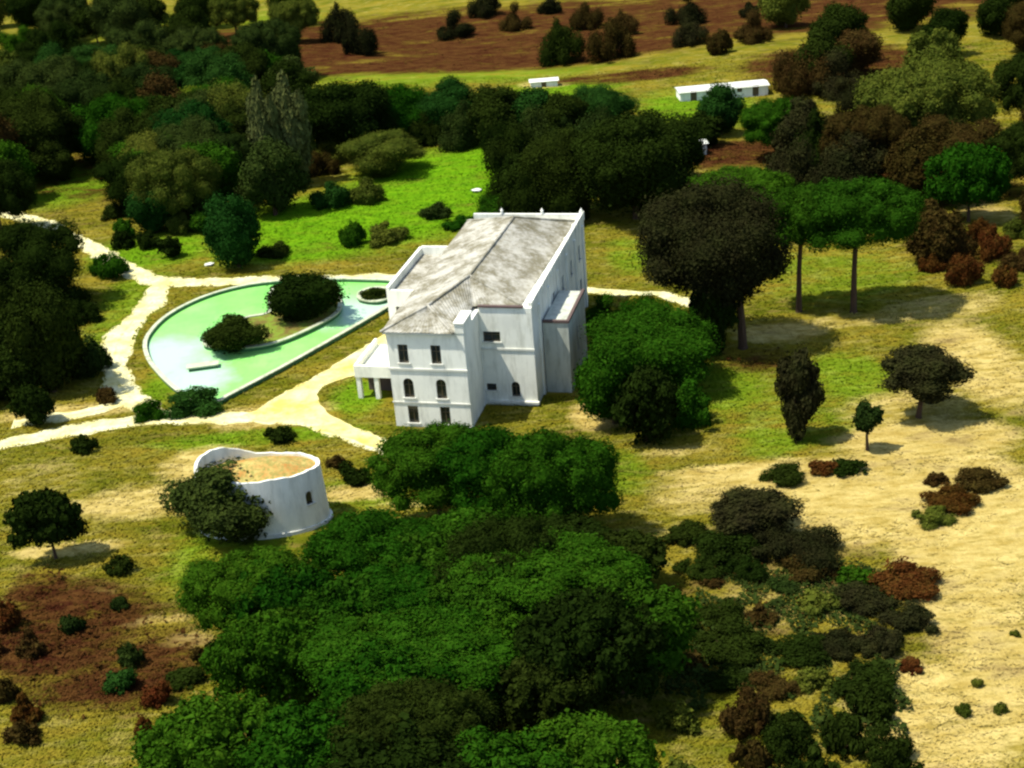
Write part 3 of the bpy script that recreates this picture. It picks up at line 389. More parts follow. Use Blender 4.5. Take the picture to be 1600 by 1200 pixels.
 ('broadleaf_tree', 'dark', -69.58, 164.71, 3.48, 3.83, 4.14, 0.85, 'dark tree at the left margin, below the trackside trees, second from the left', 'trees beyond the left margin'),
 ('broadleaf_tree', 'dark', -61.38, 151.3, 3.04, 2.44, 2.63, 0.85, 'dark tree at the left margin, below the trackside trees, third from the left', 'trees beyond the left margin'),
 ('broadleaf_tree', 'dark', -70.91, 177.35, 3.02, 2.64, 2.85, 0.85, 'dark tree at the left margin, level with the trackside trees, first from the left', 'trees beyond the left margin'),
 ('broadleaf_tree', 'dark', -72.4, 183.65, 3.54, 3.71, 4.01, 0.85, 'dark tree at the left margin, level with the trackside trees, second from the left', 'trees beyond the left margin'),
 ('stone_pine', 'dark', 77.28, 195.57, 5.97, 3.84, 6.82, 0.72, 'pine at the far right margin, first from the left', 'trees beyond the right margin'),
 ('stone_pine', 'dark', 90.77, 228.96, 7.27, 4.69, 8.32, 0.72, 'pine at the far right margin, second from the left', 'trees beyond the right margin'),
 ('stone_pine', 'brown', 72.41, 174.02, 4.68, 3.0, 5.34, 0.72, 'pine at the far right margin, third from the left', 'trees beyond the right margin'),
 ('stone_pine', 'brown', 89.21, 211.93, 6.9, 4.44, 7.89, 0.72, 'pine at the far right margin, fourth from the left', 'trees beyond the right margin'),
]
ZONES = [('G', -5.7, 224.0, 18.9, 20.7, 1.0), ('G', -21.6, 209.9, 18.8, 14.5, 1.0), ('G', -29.5, 199.2, 13.3, 7.3, 0.9), ('G', -52.2, 202.8, 8.7, 7.9, 0.8), ('G', -76.3, 244.2, 10.2, 12.6, 0.8), ('G', 5.4, 237.2, 13.2, 14.1, 0.9), ('G', 39.1, 261.0, 10.8, 14.6, 0.7), ('G', 15.2, 283.4, 11.7, 9.8, 0.7), ('G', -13.8, 304.0, 35.9, 9.9, 0.45), ('G', 37.2, 139.5, 4.9, 6.5, 0.5), ('G', 25.4, 126.0, 3.9, 3.6, 0.45), ('G', 23.0, 138.9, 4.9, 6.4, 0.5), ('G', -17.5, 144.5, 2.9, 4.8, 0.7), ('G', -28.0, 136.4, 11.1, 1.9, 0.6), ('G', 43.3, 170.2, 10.0, 8.8, 0.35), ('G', -27.9, 112.5, 5.3, 5.7, 0.5), ('G', -51.1, 180.5, 4.3, 14.8, 0.5), ('G', 18.2, 183.5, 3.5, 7.6, 0.5), ('G', -41.6, 153.2, 2.3, 7.5, 0.6), ('G', 8.7, 122.2, 3.8, 5.2, 0.4), ('S', 40.9, 123.5, 8.3, 4.5, 1.0), ('S', 34.6, 112.8, 10.7, 5.1, 1.0), ('S', 36.3, 102.2, 4.4, 12.0, 1.0), ('S', 34.9, 90.3, 3.7, 12.3, 1.0), ('S', 29.0, 116.7, 6.7, 2.7, 0.9), ('S', 32.3, 153.0, 5.3, 3.0, 0.8), ('S', 42.0, 155.0, 13.8, 1.9, 0.5), ('S', 51.6, 140.6, 4.9, 11.2, 0.8), ('S', 8.6, 135.0, 2.5, 3.4, 0.9), ('S', 21.2, 120.6, 6.9, 1.3, 0.9), ('S', 16.2, 125.5, 3.9, 1.4, 0.5), ('S', -37.3, 124.0, 7.7, 3.2, 0.75), ('S', -43.0, 115.9, 5.5, 1.2, 0.9), ('S', -32.8, 131.3, 4.7, 3.8, 0.75), ('S', -39.7, 107.1, 2.6, 1.5, 0.7), ('S', -32.8, 102.6, 3.3, 0.8, 0.9), ('S', -29.1, 99.1, 2.2, 1.1, 0.9), ('S', -51.5, 147.0, 8.1, 2.1, 0.8), ('S', -27.3, 141.7, 6.4, 3.0, 0.8), ('S', -50.1, 130.8, 5.3, 4.4, 0.3), ('S', 59.0, 229.3, 3.2, 2.1, 0.9), ('S', 68.9, 189.2, 3.6, 6.1, 0.6), ('S', 11.7, 290.0, 5.3, 4.4, 0.6), ('S', -0.9, 249.6, 3.5, 2.0, 0.5), ('S', -16.0, 122.3, 3.8, 1.6, 0.8), ('S', -10.8, 118.9, 3.7, 1.2, 0.6), ('S', 29.4, 81.5, 6.5, 6.3, 0.9), ('S', 13.7, 108.1, 4.0, 4.3, 0.3), ('B', -40.4, 101.3, 7.6, 7.8, 0.85), ('B', -33.9, 96.7, 6.8, 6.8, 0.75), ('B', -44.3, 109.4, 2.9, 3.3, 0.8), ('B', 6.0, 318.9, 47.7, 10.2, 1.0), ('B', -42.3, 326.2, 17.6, 6.6, 0.9), ('B', 73.3, 283.4, 19.3, 17.3, 0.9), ('B', 65.9, 216.6, 15.3, 22.3, 0.9), ('B', 42.3, 226.8, 13.8, 7.9, 0.9), ('B', -3.2, 252.4, 22.2, 4.9, 0.8), ('B', 59.8, 174.8, 5.9, 5.9, 0.8), ('B', 22.0, 97.0, 10.5, 10.9, 0.35), ('B', -67.7, 290.6, 33.5, 59.6, 0.5), ('B', 28.0, 146.3, 4.4, 3.5, 0.5), ('B', 29.2, 292.1, 16.0, 4.8, 0.8), ('B', 7.0, 348.2, 171.9, 32.7, 0.9), ('G', -74.7, 375.3, 32.9, 38.8, 0.4), ('G', -10.9, 121.6, 9.4, 5.2, 0.4), ('G', 30.1, 133.0, 8.1, 8.9, 0.3), ('S', 29.5, 108.9, 6.9, 4.4, 0.8), ('S', 41.1, 130.7, 6.7, 4.4, 0.6), ('S', 27.1, 119.0, 12.4, 3.0, 0.8), ('S', 16.0, 115.8, 4.2, 2.9, 0.55), ('S', 22.5, 98.6, 7.5, 5.6, 0.45), ('S', 42.8, 110.1, 5.2, 13.5, 1.0), ('S', 53.2, 156.5, 7.7, 3.8, 0.5)]
ROADS = {'north_track': ([(-94.92, 245.13), (-79.89, 228.23), (-73.22, 221.39), (-67.57, 213.64), (-62.29, 206.43), (-57.11, 198.67), (-52.54, 192.69), (-47.99, 188.26), (-40.92, 186.63), (-32.63, 185.23), (-23.57, 183.88), (-12.82, 181.89)], 3.4), 'west_loop': ([(-48.62, 189.17), (-47.98, 184.02), (-48.19, 178.81), (-49.39, 173.4), (-49.69, 167.04), (-48.66, 159.83), (-46.72, 153.84), (-44.34, 149.49), (-40.83, 144.93), (-38.82, 142.76)], 3.7), 'main_track': ([(-60.77, 138.91), (-55.2, 140.37), (-51.57, 141.43), (-47.52, 142.43), (-43.32, 142.95), (-37.51, 142.68), (-32.37, 142.06), (-27.21, 140.94), (-22.77, 139.17), (-19.03, 136.47), (-15.38, 133.25), (-11.17, 129.31)], 2.8), 'field_track': ([(-56.92, 145.12), (-53.41, 145.62), (-49.87, 146.12), (-47.12, 146.94), (-44.89, 148.56)], 2.2), 'east_path': ([(9.81, 172.35), (12.61, 170.79), (15.82, 169.6), (19.75, 167.81), (23.02, 164.86), (24.64, 162.33)], 2.2)}
YARD = [(-30.77, 141.92), (-29.08, 143.24), (-26.49, 147.11), (-22.5, 152.0), (-18.33, 157.96), (-14.65, 163.22), (-12.35, 166.95), (-11.74, 160.16), (-14.21, 156.72), (-15.78, 153.99), (-16.75, 150.87), (-18.96, 150.22), (-21.1, 148.86), (-22.05, 146.95), (-22.02, 144.23), (-20.97, 141.23), (-19.21, 138.83), (-16.93, 136.24), (-14.01, 133.0), (-14.61, 131.64), (-17.84, 134.28), (-21.16, 137.01), (-24.89, 139.24), (-27.82, 140.1)]
POND = [(-15.22, 180.22), (-18.53, 181.48), (-22.58, 182.66), (-27.11, 183.7), (-31.56, 183.73), (-35.48, 183.14), (-39.19, 181.31), (-42.21, 178.42), (-44.71, 174.17), (-45.85, 169.6), (-45.92, 165.03), (-44.46, 159.76), (-42.07, 154.76), (-39.48, 150.3), (-36.75, 146.68), (-33.51, 145.73), (-32.69, 146.59), (-27.22, 153.49), (-21.71, 161.03), (-15.6, 169.84), (-14.07, 173.1), (-14.08, 177.78)]
ISLAND = [(-37.85, 162.35), (-35.62, 160.9), (-32.35, 160.23), (-29.24, 160.79), (-26.52, 162.84), (-23.75, 165.98), (-22.0, 168.6), (-21.37, 171.33), (-22.02, 175.33), (-24.49, 179.19), (-27.94, 181.42), (-31.23, 180.96), (-31.54, 176.99), (-31.0, 171.87), (-33.78, 170.7), (-36.46, 169.11), (-37.89, 165.62)]
ISLET = [(-19.18, 173.78), (-16.73, 172.33), (-14.94, 173.76), (-15.06, 176.58), (-17.45, 177.83), (-19.28, 176.59)]
SPOT = {'mill': (-24.65, 117.98), 'slab': (-36.99, 156.17), 'longhouse': (45.07, 269.14), 'hut': (33.75, 227.7), 'farwall': (11.6, 288.52), 'stone1': (14.03, 133.17), 'stone2': (21.97, 147.85), 'st3': (-3.11, 219.48), 'st4': (-21.62, 228.7), 'st5': (-42.38, 194.02)}

HOUSE_AT = (-12.8, 136.5); HOUSE_YAW = math.radians(15.2)

def height(x, y):
    dd = np.hypot(x + 20, y - 152); m = np.clip((dd - 50)/60, 0, 1); m = m*m*(3 - 2*m)
    return m*(0.9*np.sin(x/23 + 1)*np.sin(y/31) + 0.5*np.sin(x/13 + y/19))
def hz(x, y): return float(height(np.float64(x), np.float64(y)))

# ------------------------------------------------------------------ helpers
def put(o, parent=None):
    COL.objects.link(o)
    if parent is not None: o.parent = parent
    return o
def tag(o, label=None, cat=None, group=None, kind=None):
    if label: o['label'] = label
    if cat: o['category'] = cat
    if group: o['group'] = group
    if kind: o['kind'] = kind
    return o
def empty(name, loc, rz=0.0):
    o = bpy.data.objects.new(name, None); o.empty_display_size = 0.5
    o.location = loc; o.rotation_euler = (0, 0, rz)
    return put(o)
class MB:
    def __init__(s): s.v = []; s.f = []
    def quad(s, a, b, c, d):
        n = len(s.v); s.v += [tuple(a), tuple(b), tuple(c), tuple(d)]; s.f.append((n, n+1, n+2, n+3))
    def poly(s, pts):
        n = len(s.v); s.v += [tuple(p) for p in pts]; s.f.append(tuple(range(n, n+len(pts))))
    def box(s, x0, x1, y0, y1, z0, z1):
        n = len(s.v)
        s.v += [(x0,y0,z0),(x1,y0,z0),(x1,y1,z0),(x0,y1,z0),(x0,y0,z1),(x1,y0,z1),(x1,y1,z1),(x0,y1,z1)]
        s.f += [tuple(n+i for i in q) for q in ((3,2,1,0),(4,5,6,7),(0,1,5,4),(1,2,6,5),(2,3,7,6),(3,0,4,7))]
        return s
    def tube(s, pts, rad, n=7, cap=True):
        k0 = len(s.v); P = [Vector(p) for p in pts]
        for i, p in enumerate(P):
            d = (P[min(i+1, len(P)-1)] - P[max(i-1, 0)]).normalized()
            a = d.orthogonal().normalized(); b = d.cross(a)
            for j in range(n):
                t = 2*math.pi*j/n
                s.v.append(tuple(p + (a*math.cos(t) + b*math.sin(t))*rad[i]))
        for i in range(len(P)-1):
            for j in range(n):
                s.f.append((k0+i*n+j, k0+i*n+(j+1) % n, k0+(i+1)*n+(j+1) % n, k0+(i+1)*n+j))
        if cap: s.f.append(tuple(k0+(len(P)-1)*n+j for j in range(n)))
        return s
    def build(s, name, mat, parent=None, smooth=False):
        me = bpy.data.meshes.new(name); me.from_pydata(s.v, [], s.f)
        me.materials.append(mat)
        if smooth: me.polygons.foreach_set('use_smooth', [True]*len(me.polygons))
        me.update()
        return put(bpy.data.objects.new(name, me), parent)
def pip(poly, X, Y):
    inside = np.zeros(X.shape, bool); n = len(poly)
    for i in range(n):
        x1, y1 = poly[i]; x2, y2 = poly[(i+1) % n]
        c = ((y1 > Y) != (y2 > Y)) & (X < (x2-x1)*(Y-y1)/((y2-y1) if abs(y2-y1) > 1e-9 else 1e-9) + x1)
        inside ^= c
    return inside
def catmull(pts, step=0.6, closed=False):
    P = [np.array(p, float) for p in pts]; n = len(P); out = []
    for i in range(n if closed else n-1):
        p0 = P[(i-1) % n] if closed or i > 0 else 2*P[0]-P[1]
        p1, p2 = P[i], P[(i+1) % n]
        p3 = P[(i+2) % n] if closed or i+2 < n else 2*P[-1]-P[-2]
        m = max(2, int(np.linalg.norm(p2-p1)/step))
        for k in range(m):
            t = k/m
            out.append(.5*((2*p1)+(-p0+p2)*t+(2*p0-5*p1+4*p2-p3)*t*t+(-p0+3*p1-3*p2+p3)*t**3))
    if not closed: out.append(P[-1])
    return np.array(out)

# ------------------------------------------------------------------ materials
class NT:
    def __init__(s, name):
        s.m = bpy.data.materials.new(name); s.m.use_nodes = True
        s.n = s.m.node_tree.nodes; s.l = s.m.node_tree.links; s.b = s.n['Principled BSDF']
        s.b.inputs['Specular IOR Level'].default_value = 0.15
    def pos(s): return s.n.new('ShaderNodeNewGeometry').outputs['Position']
    def obj(s): return s.n.new('ShaderNodeTexCoord').outputs['Object']
    def scale(s, vec, sc):
        m = s.n.new('ShaderNodeMapping'); m.inputs['Scale'].default_value = sc; s.l.new(vec, m.inputs[0]); return m.outputs[0]
    def noise(s, vec, scale, detail=4, rough=.6):
        t = s.n.new('ShaderNodeTexNoise'); t.inputs['Scale'].default_value = scale
        t.inputs['Detail'].default_value = detail; t.inputs['Roughness'].default_value = rough
        s.l.new(vec, t.inputs['Vector']); return t.outputs['Fac']
    def ramp(s, fac, lo, hi, a=0.0, b=1.0):
        r = s.n.new('ShaderNodeMapRange'); r.clamp = True
        for i, v in ((1, lo), (2, hi), (3, a), (4, b)): r.inputs[i].default_value = v
        s.l.new(fac, r.inputs[0]); return r.outputs[0]
    def math(s, op, a, b):
        m = s.n.new('ShaderNodeMath'); m.operation = op
        for i, v in ((0, a), (1, b)):
            if isinstance(v, (int, float)): m.inputs[i].default_value = v
            else: s.l.new(v, m.inputs[i])
        return m.outputs[0]
    def mix(s, fac, a, b, mode='MIX'):
        m = s.n.new('ShaderNodeMix'); m.data_type = 'RGBA'; m.blend_type = mode
        for i, v in ((0, fac), (6, a), (7, b)):
            if isinstance(v, (int, float)): m.inputs[i].default_value = v
            elif isinstance(v, tuple): m.inputs[i].default_value = (*v, 1)
            else: s.l.new(v, m.inputs[i])
        return m.outputs[2]
    def bump(s, h, strength, dist):
        b = s.n.new('ShaderNodeBump'); b.inputs['Strength'].default_value = strength; b.inputs['Distance'].default_value = dist
        s.l.new(h, b.inputs['Height']); s.l.new(b.outputs[0], s.b.inputs['Normal'])
    def done(s, col, rough=.85):
        if isinstance(col, tuple): s.b.inputs['Base Color'].default_value = (*col, 1)
        else: s.l.new(col, s.b.inputs['Base Color'])
        s.b.inputs['Roughness'].default_value = rough; return s.m

def ground_colour(t, amp=0.85):
    """dry grass with lush, sandy and heathy zones read from the mesh's zone attribute, edges broken by noise"""
    a = t.n.new('ShaderNodeAttribute'); a.attribute_name = 'zone'
    sp = t.n.new('ShaderNodeSeparateColor'); t.l.new(a.outputs['Color'], sp.inputs[0])
    p = t.pos(); st = t.scale(p, (.6, 1.5, 1))
    n1 = t.noise(st, .11, 6, .68); n2 = t.noise(st, .55, 5, .65); n3 = t.noise(p, 3.2, 4, .7)
    nn = t.math('ADD', t.math('MULTIPLY', n1, .6), t.math('MULTIPLY', n2, .4))
    dry = t.mix(t.ramp(nn, .41, .57), (.205, .160, .017), (.082, .100, .005))
    dry = t.mix(t.ramp(n2, .50, .66), dry, (0.2720, 0.2240, 0.0480))
    def edge(ch, k, lo=.3, hi=.62):
        return t.ramp(t.math('ADD', sp.outputs[ch], t.math('MULTIPLY', t.math('SUBTRACT', nn, .5), k*1.9)), lo, hi)
    lush = t.mix(t.ramp(n2, .35, .66), (0.0680, 0.1920, 0.0040), (0.1360, 0.2720, 0.0064))
    lush = t.mix(t.ramp(n1, .5, .7, 0, .5), lush, (0.1360, 0.1360, 0.0160))
    sand = t.mix(t.ramp(n2, .36, .62), (0.3400, 0.2465, 0.0595), (0.5100, 0.3995, 0.1360))
    sand = t.mix(t.ramp(t.noise(st, .9, 6, .75), .52, .66, 0, .8), sand, (0.1870, 0.1445, 0.0255))
    heath = t.mix(t.ramp(n2, .38, .62), (.036, .010, .005), (.080, .036, .010))
    c = t.mix(edge(1, 1.0, .1, .9), dry, lush); c = t.mix(edge(0, 1.1, .2, .75), c, sand); c = t.mix(edge(2, 1.9, .15, .8), c, heath)
    c = t.mix(t.ramp(n3, .3, .7, 0.0, .55), c, t.mix(1.0, c, (.55, .55, .5), 'MULTIPLY'))
    return c, n3
t = NT('ground_mix'); t.b.inputs['Specular IOR Level'].default_value = 0.0; c, n3 = ground_colour(t); t.bump(n3, .6, .25); M_GROUND = t.done(c, .95)
t = NT('grass_blades'); t.b.inputs['Specular IOR Level'].default_value = 0.0; c, n3 = ground_colour(t); M_GRASS = t.done(c, .8)
t = NT('track_dust'); p = t.pos(); la = t.n.new('ShaderNodeAttribute'); la.attribute_name = 'lane'; n1 = t.noise(p, .35, 5); n2 = t.noise(p, 2.2, 5, .7)
c = t.mix(t.ramp(n1, .35, .65), (0.4928, 0.4400, 0.1672), (0.6512, 0.6248, 0.3696)); c = t.mix(t.ramp(n2, .5, .75, 0, .6), c, (0.3168, 0.2552, 0.0616))
c = t.mix(t.ramp(t.math('ADD', la.outputs['Fac'], t.math('MULTIPLY', t.math('SUBTRACT', t.noise(p, .8, 5, .7), .5), 1.6)), .6, 1.0, 0, .75), c, (.30, .27, .035))
t.bump(n2, .5, .1); M_ROAD = t.done(c, .95)
t = NT('yard_dust'); p = t.pos(); n1 = t.noise(p, .22, 5); n2 = t.noise(p, 1.6, 5, .7)
c = t.mix(t.ramp(n1, .36, .62), (.50, .41, .09), (.62, .57, .30)); c = t.mix(t.ramp(n2, .52, .74, 0, .7), c, (.33, .27, .04))
t.bump(n2, .5, .1); M_YARD = t.done(c, .95)

def plaster(name, base, stain, amount, rough=.8):
    t = NT(name); o = t.pos(); n1 = t.noise(t.scale(o, (1.3, 1.3, .28)), .9, 6, .7); n2 = t.noise(o, .35, 4); n3 = t.noise(o, 9, 3)
    c = t.mix(t.ramp(n1, .47, .72, 0, amount), base, stain)
    c = t.mix(t.ramp(n2, .45, .7, 0, amount*.7), c, tuple(v*.72 for v in base))
    t.bump(n3, .25, .03); return t.done(c, rough)
M_WHITE = plaster('white_limewash', (.82, .82, .71), (.40, .41, .33), .6)
M_WORN = plaster('worn_limewash', (.80, .80, .69), (.36, .36, .27), .7)
M_GREY = plaster('shaded_grey_wall', (.46, .48, .40), (.20, .21, .16), .8)  # annex wall: shaded tone painted in as a grey base
M_TRIM = plaster('trim_stone', (.64, .64, .55), (.30, .31, .27), .6)
M_KERB = plaster('pale_kerb', (.46, .49, .34), (.14, .18, .07), .9)
M_BASIN = plaster('basin_lining', (.05, .15, .06), (.02, .07, .03), .8, .5)
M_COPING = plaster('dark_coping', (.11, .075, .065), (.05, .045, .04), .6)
t = NT('old_tiles'); o = t.pos(); n1 = t.noise(o, .4, 6, .75); n2 = t.noise(o, 1.7, 5, .7); n3 = t.noise(o, 7, 3)
c = t.mix(t.ramp(n1, .42, .58), (.17, .155, .10), (.38, .365, .30)); c = t.mix(t.ramp(n2, .5, .75, 0, .7), c, (.47, .46, .42))
c = t.mix(t.ramp(t.noise(o, .6, 5), .56, .7, 0, .7), c, (.11, .095, .05)); t.bump(n3, .4, .05); M_TILE = t.done(c, .9)
t = NT('tower_floor'); o = t.pos(); n1 = t.noise(o, .5, 5, .7); n2 = t.noise(o, 3, 4)
c = t.mix(t.ramp(n1, .4, .62), (.42, .33, .10), (.36, .17, .04)); c = t.mix(t.ramp(n2, .45, .6, 0, .85), c, (.20, .20, .05)); M_TFLOOR = t.done(c, .9)
t = NT('window_glass'); t.b.inputs['Specular IOR Level'].default_value = .5; M_GLASS = t.done((.012, .018, .018), .12)
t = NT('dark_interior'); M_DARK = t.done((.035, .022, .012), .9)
t = NT('window_wood'); n = t.noise(t.pos(), 8, 3); M_WOOD = t.done(t.mix(n, (.07, .055, .03), (.14, .11, .06)), .7)
t = NT('bark'); n = t.noise(t.scale(t.pos(), (6, 6, 1.2)), 1, 4); M_BARK = t.done(t.mix(n, (.03, .018, .01), (.10, .06, .035)), .9)
t = NT('pale_stone'); n = t.noise(t.obj(), 3, 4); M_STONE = t.done(t.mix(n, (.45, .46, .38), (.72, .73, .66)), .8)
t = NT('island_soil'); n = t.noise(t.pos(), .8, 5); M_SOIL = t.done(t.mix(t.ramp(n, .4, .6), (.12, .09, .02), (.14, .20, .02)), .95)
# pond: opaque algae green water with white sky glare painted into its colour at both ends
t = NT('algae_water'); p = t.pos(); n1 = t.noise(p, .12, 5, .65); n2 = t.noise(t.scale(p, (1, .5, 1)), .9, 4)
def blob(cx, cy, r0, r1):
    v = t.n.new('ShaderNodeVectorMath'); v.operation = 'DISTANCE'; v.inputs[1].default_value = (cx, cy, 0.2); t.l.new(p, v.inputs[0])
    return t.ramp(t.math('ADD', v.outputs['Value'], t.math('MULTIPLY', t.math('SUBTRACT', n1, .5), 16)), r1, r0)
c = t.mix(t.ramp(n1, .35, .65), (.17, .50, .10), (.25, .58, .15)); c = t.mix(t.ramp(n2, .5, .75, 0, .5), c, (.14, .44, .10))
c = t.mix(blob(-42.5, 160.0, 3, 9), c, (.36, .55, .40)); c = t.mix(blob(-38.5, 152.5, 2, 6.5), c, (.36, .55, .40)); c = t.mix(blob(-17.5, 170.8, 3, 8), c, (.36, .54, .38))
t.b.inputs['Specular IOR Level'].default_value = .12; t.bump(n2, .15, .05); M_WATER = t.done(c, .3)

def foliage(name, a, b, tip):
    t = NT(name); oi = t.n.new('ShaderNodeObjectInfo'); p = t.pos(); t.b.inputs['Specular IOR Level'].default_value = 0.0
    n1 = t.noise(p, .45, 3); n2 = t.noise(p, 1.7, 4, .7)
    c = t.mix(t.ramp(n1, .35, .65), a, b); c = t.mix(t.ramp(n2, .5, .72, 0, .8), c, tip)
    hs = t.n.new('ShaderNodeHueSaturation'); t.l.new(c, hs.inputs['Color'])
    t.l.new(t.ramp(oi.outputs['Random'], 0, 1, .72, 1.18), hs.inputs['Value'])
    t.l.new(t.ramp(oi.outputs['Random'], 0, 1, .515, .485), hs.inputs['Hue'])
    return t.done(hs.outputs[0], .9)
FOL = {
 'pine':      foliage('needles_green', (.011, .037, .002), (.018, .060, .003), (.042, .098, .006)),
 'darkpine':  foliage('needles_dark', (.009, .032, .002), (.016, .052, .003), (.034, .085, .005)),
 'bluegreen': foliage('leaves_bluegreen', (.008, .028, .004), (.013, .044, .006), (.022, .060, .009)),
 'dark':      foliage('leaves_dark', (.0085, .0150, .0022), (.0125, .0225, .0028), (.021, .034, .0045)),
 'darkolive': foliage('leaves_dark_olive', (0.0130, 0.0221, 0.0046), (0.0208, 0.0358, 0.0059), (0.0358, 0.0520, 0.0091)),
 'darkbrown': foliage('leaves_dark_brown', (0.0132, 0.0120, 0.0048), (0.0192, 0.0216, 0.0060), (0.0312, 0.0300, 0.0084)),
 'olive':     foliage('leaves_olive', (0.0375, 0.0525, 0.0067), (0.0638, 0.0788, 0.0090), (0.1050, 0.1087, 0.0165)),
 'paleolive': foliage('leaves_pale_olive', (0.0600, 0.0720, 0.0208), (0.0840, 0.0960, 0.0272), (0.1200, 0.1200, 0.0360)),
 'brown':     foliage('leaves_brown', (.026, .015, .004), (.038, .026, .006), (.055, .046, .009)),
 'red':       foliage('leaves_rust', (.050, .015, .004), (.066, .028, .006), (.080, .052, .010)),
 'lime':      foliage('leaves_lime', (0.0600, 0.0900, 0.0060), (0.0900, 0.1260, 0.0084), (0.1320, 0.1560, 0.0150)),
}
M_HEATH = foliage('heath_twigs', (.040, .012, .005), (.062, .024, .007), (.090, .060, .012))

# ------------------------------------------------------------------ ground
def zone_at(X, Y):
    out = np.zeros(X.shape + (3,))
    for k, cx, cy, rx, ry, st in ZONES:
        q = ((X-cx)/rx)**2 + ((Y-cy)/ry)**2
        i = 'SGB'.index(k)
        out[..., i] = np.maximum(out[..., i], st*np.clip(1.35-q*.75, 0, 1))
    return out
def graded(lo, hi, step, far, grow=1.25):
    a = list(np.arange(lo, hi+.01, step)); s = step; v = hi
    while v < far: s *= grow; v += s; a.append(v)
    s = step; v = lo
    while v > -far: s *= grow; v -= s; a.insert(0, v)
    return np.array(a)
gx = graded(-130, 130, 1.25, 5000); gy = graded(70, 340, 1.25, 5000)
X, Y = np.meshgrid(gx, gy); Zg = height(X, Y)
nx, ny = len(gx), len(gy)
me = bpy.data.meshes.new('ground')
idx = np.arange(nx*ny).reshape(ny, nx)
F = np.stack([idx[:-1, :-1], idx[:-1, 1:], idx[1:, 1:], idx[1:, :-1]], -1).reshape(-1, 4)
me.vertices.add(nx*ny); me.vertices.foreach_set('co', np.stack([X, Y, Zg], -1).ravel())
me.loops.add(F.size); me.loops.foreach_set('vertex_index', F.ravel())
me.polygons.add(len(F)); me.polygons.foreach_set('loop_start', np.arange(0, F.size, 4))
me.polygons.foreach_set('use_smooth', np.ones(len(F), bool))
me.update(calc_edges=True)
za = me.attributes.new('zone', 'FLOAT_COLOR', 'POINT')
za.data.foreach_set('color', np.concatenate([zone_at(X, Y), np.ones(X.shape+(1,))], -1).ravel())
me.materials.append(M_GROUND)
tag(put(bpy.data.objects.new('ground', me)), kind='structure')

# ------------------------------------------------------------------ tracks
rng = np.random.default_rng(3)
ROADPOLY = []
def wob(n, amp, k=5):
    a = rng.normal(0, 1, n+2*k); return amp*np.convolve(a, np.ones(k)/math.sqrt(k), 'same')[k:n+k]
for i, (name, (pts, w)) in enumerate(ROADS.items()):
    P = catmull(pts, .7); n = len(P); d = np.gradient(P, axis=0); d /= np.linalg.norm(d, axis=1)[:, None]
    nr = np.stack([-d[:, 1], d[:, 0]], 1)
    lw = w/2 + wob(n, .2) + wob(n, .16, 2); rw = w/2 + wob(n, .2) + wob(n, .16, 2)
    lanes = [lw, lw*.45, np.zeros(n), -rw*.45, -rw]
    V = [];
    for q in lanes:
        xy = P + nr*q[:, None]; V.append(np.concatenate([xy, (height(xy[:, 0], xy[:, 1]) + .03 + .008*i)[:, None]], 1))
    V = np.concatenate(V); m = MB(); m.v = [tuple(v) for v in V]
    for a in range(4):
        for j in range(n-1): m.f.append(((a+1)*n+j, (a+1)*n+j+1, a*n+j+1, a*n+j))
    ro = tag(m.build(name, M_ROAD), kind='structure')
    ro.data.attributes.new('lane', 'FLOAT', 'POINT').data.foreach_set('value', np.repeat([.85, .05, .72, .05, .85], n))
    ROADPOLY.append(list(map(tuple, np.concatenate([P+nr*(lw*.8)[:, None], (P-nr*(rw*.8)[:, None])[::-1]]))))
Yp = catmull(YARD, .8, True); Yp = Yp + rng.normal(0, .12, Yp.shape)
m = MB(); m.poly([(x, y, .075) for x, y in Yp]); tag(m.build('yard', M_YARD), kind='structure'); ROADPOLY.append(list(map(tuple, Yp.mean(0)+(Yp-Yp.mean(0))*.96)))

# ------------------------------------------------------------------ pond, island and islet
def resample_closed(poly, step, sharp=()):
    return catmull(poly, step, True)
def offset_closed(P, o):
    d = np.roll(P, -1, 0) - np.roll(P, 1, 0); d /= np.linalg.norm(d, axis=1)[:, None]
    return P + np.stack([-d[:, 1], d[:, 0]], 1)*o
def area(P): return .5*np.sum(P[:, 0]*np.roll(P[:, 1], -1) - np.roll(P[:, 0], -1)*P[:, 1])
def ccw(P): return P if area(P) > 0 else P[::-1]
def ring(P, o0, o1, z0, z1, z0i=None):
    """closed wall between two offsets of an outline (positive offset = inwards)"""
    A, B = offset_closed(P, o0), offset_closed(P, o1); n = len(P); m = MB(); z0i = z0 if z0i is None else z0i
    m.v = [(x, y, z0) for x, y in A] + [(x, y, z1) for x, y in A] + [(x, y, z1) for x, y in B] + [(x, y, z0i) for x, y in B]
    for k in range(3):
        for j in range(n): m.f.append((k*n+j, k*n+(j+1) % n, (k+1)*n+(j+1) % n, (k+1)*n+j))
    return m
PD = ccw(catmull(POND, .8, True))
pond = empty('pond', (0, 0, 0)); tag(pond, 'large kerbed garden pond of bright green water left of the house', 'pond')
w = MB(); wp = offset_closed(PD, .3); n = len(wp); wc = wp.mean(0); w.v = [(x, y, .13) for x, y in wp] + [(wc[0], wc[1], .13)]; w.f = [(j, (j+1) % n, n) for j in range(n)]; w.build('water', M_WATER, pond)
ring(PD, .02, .48, -.1, .46).build('basin_wall', M_BASIN, pond)
ring(PD, -.12, .42, .46, .58, .42).build('kerb', M_KERB, pond)
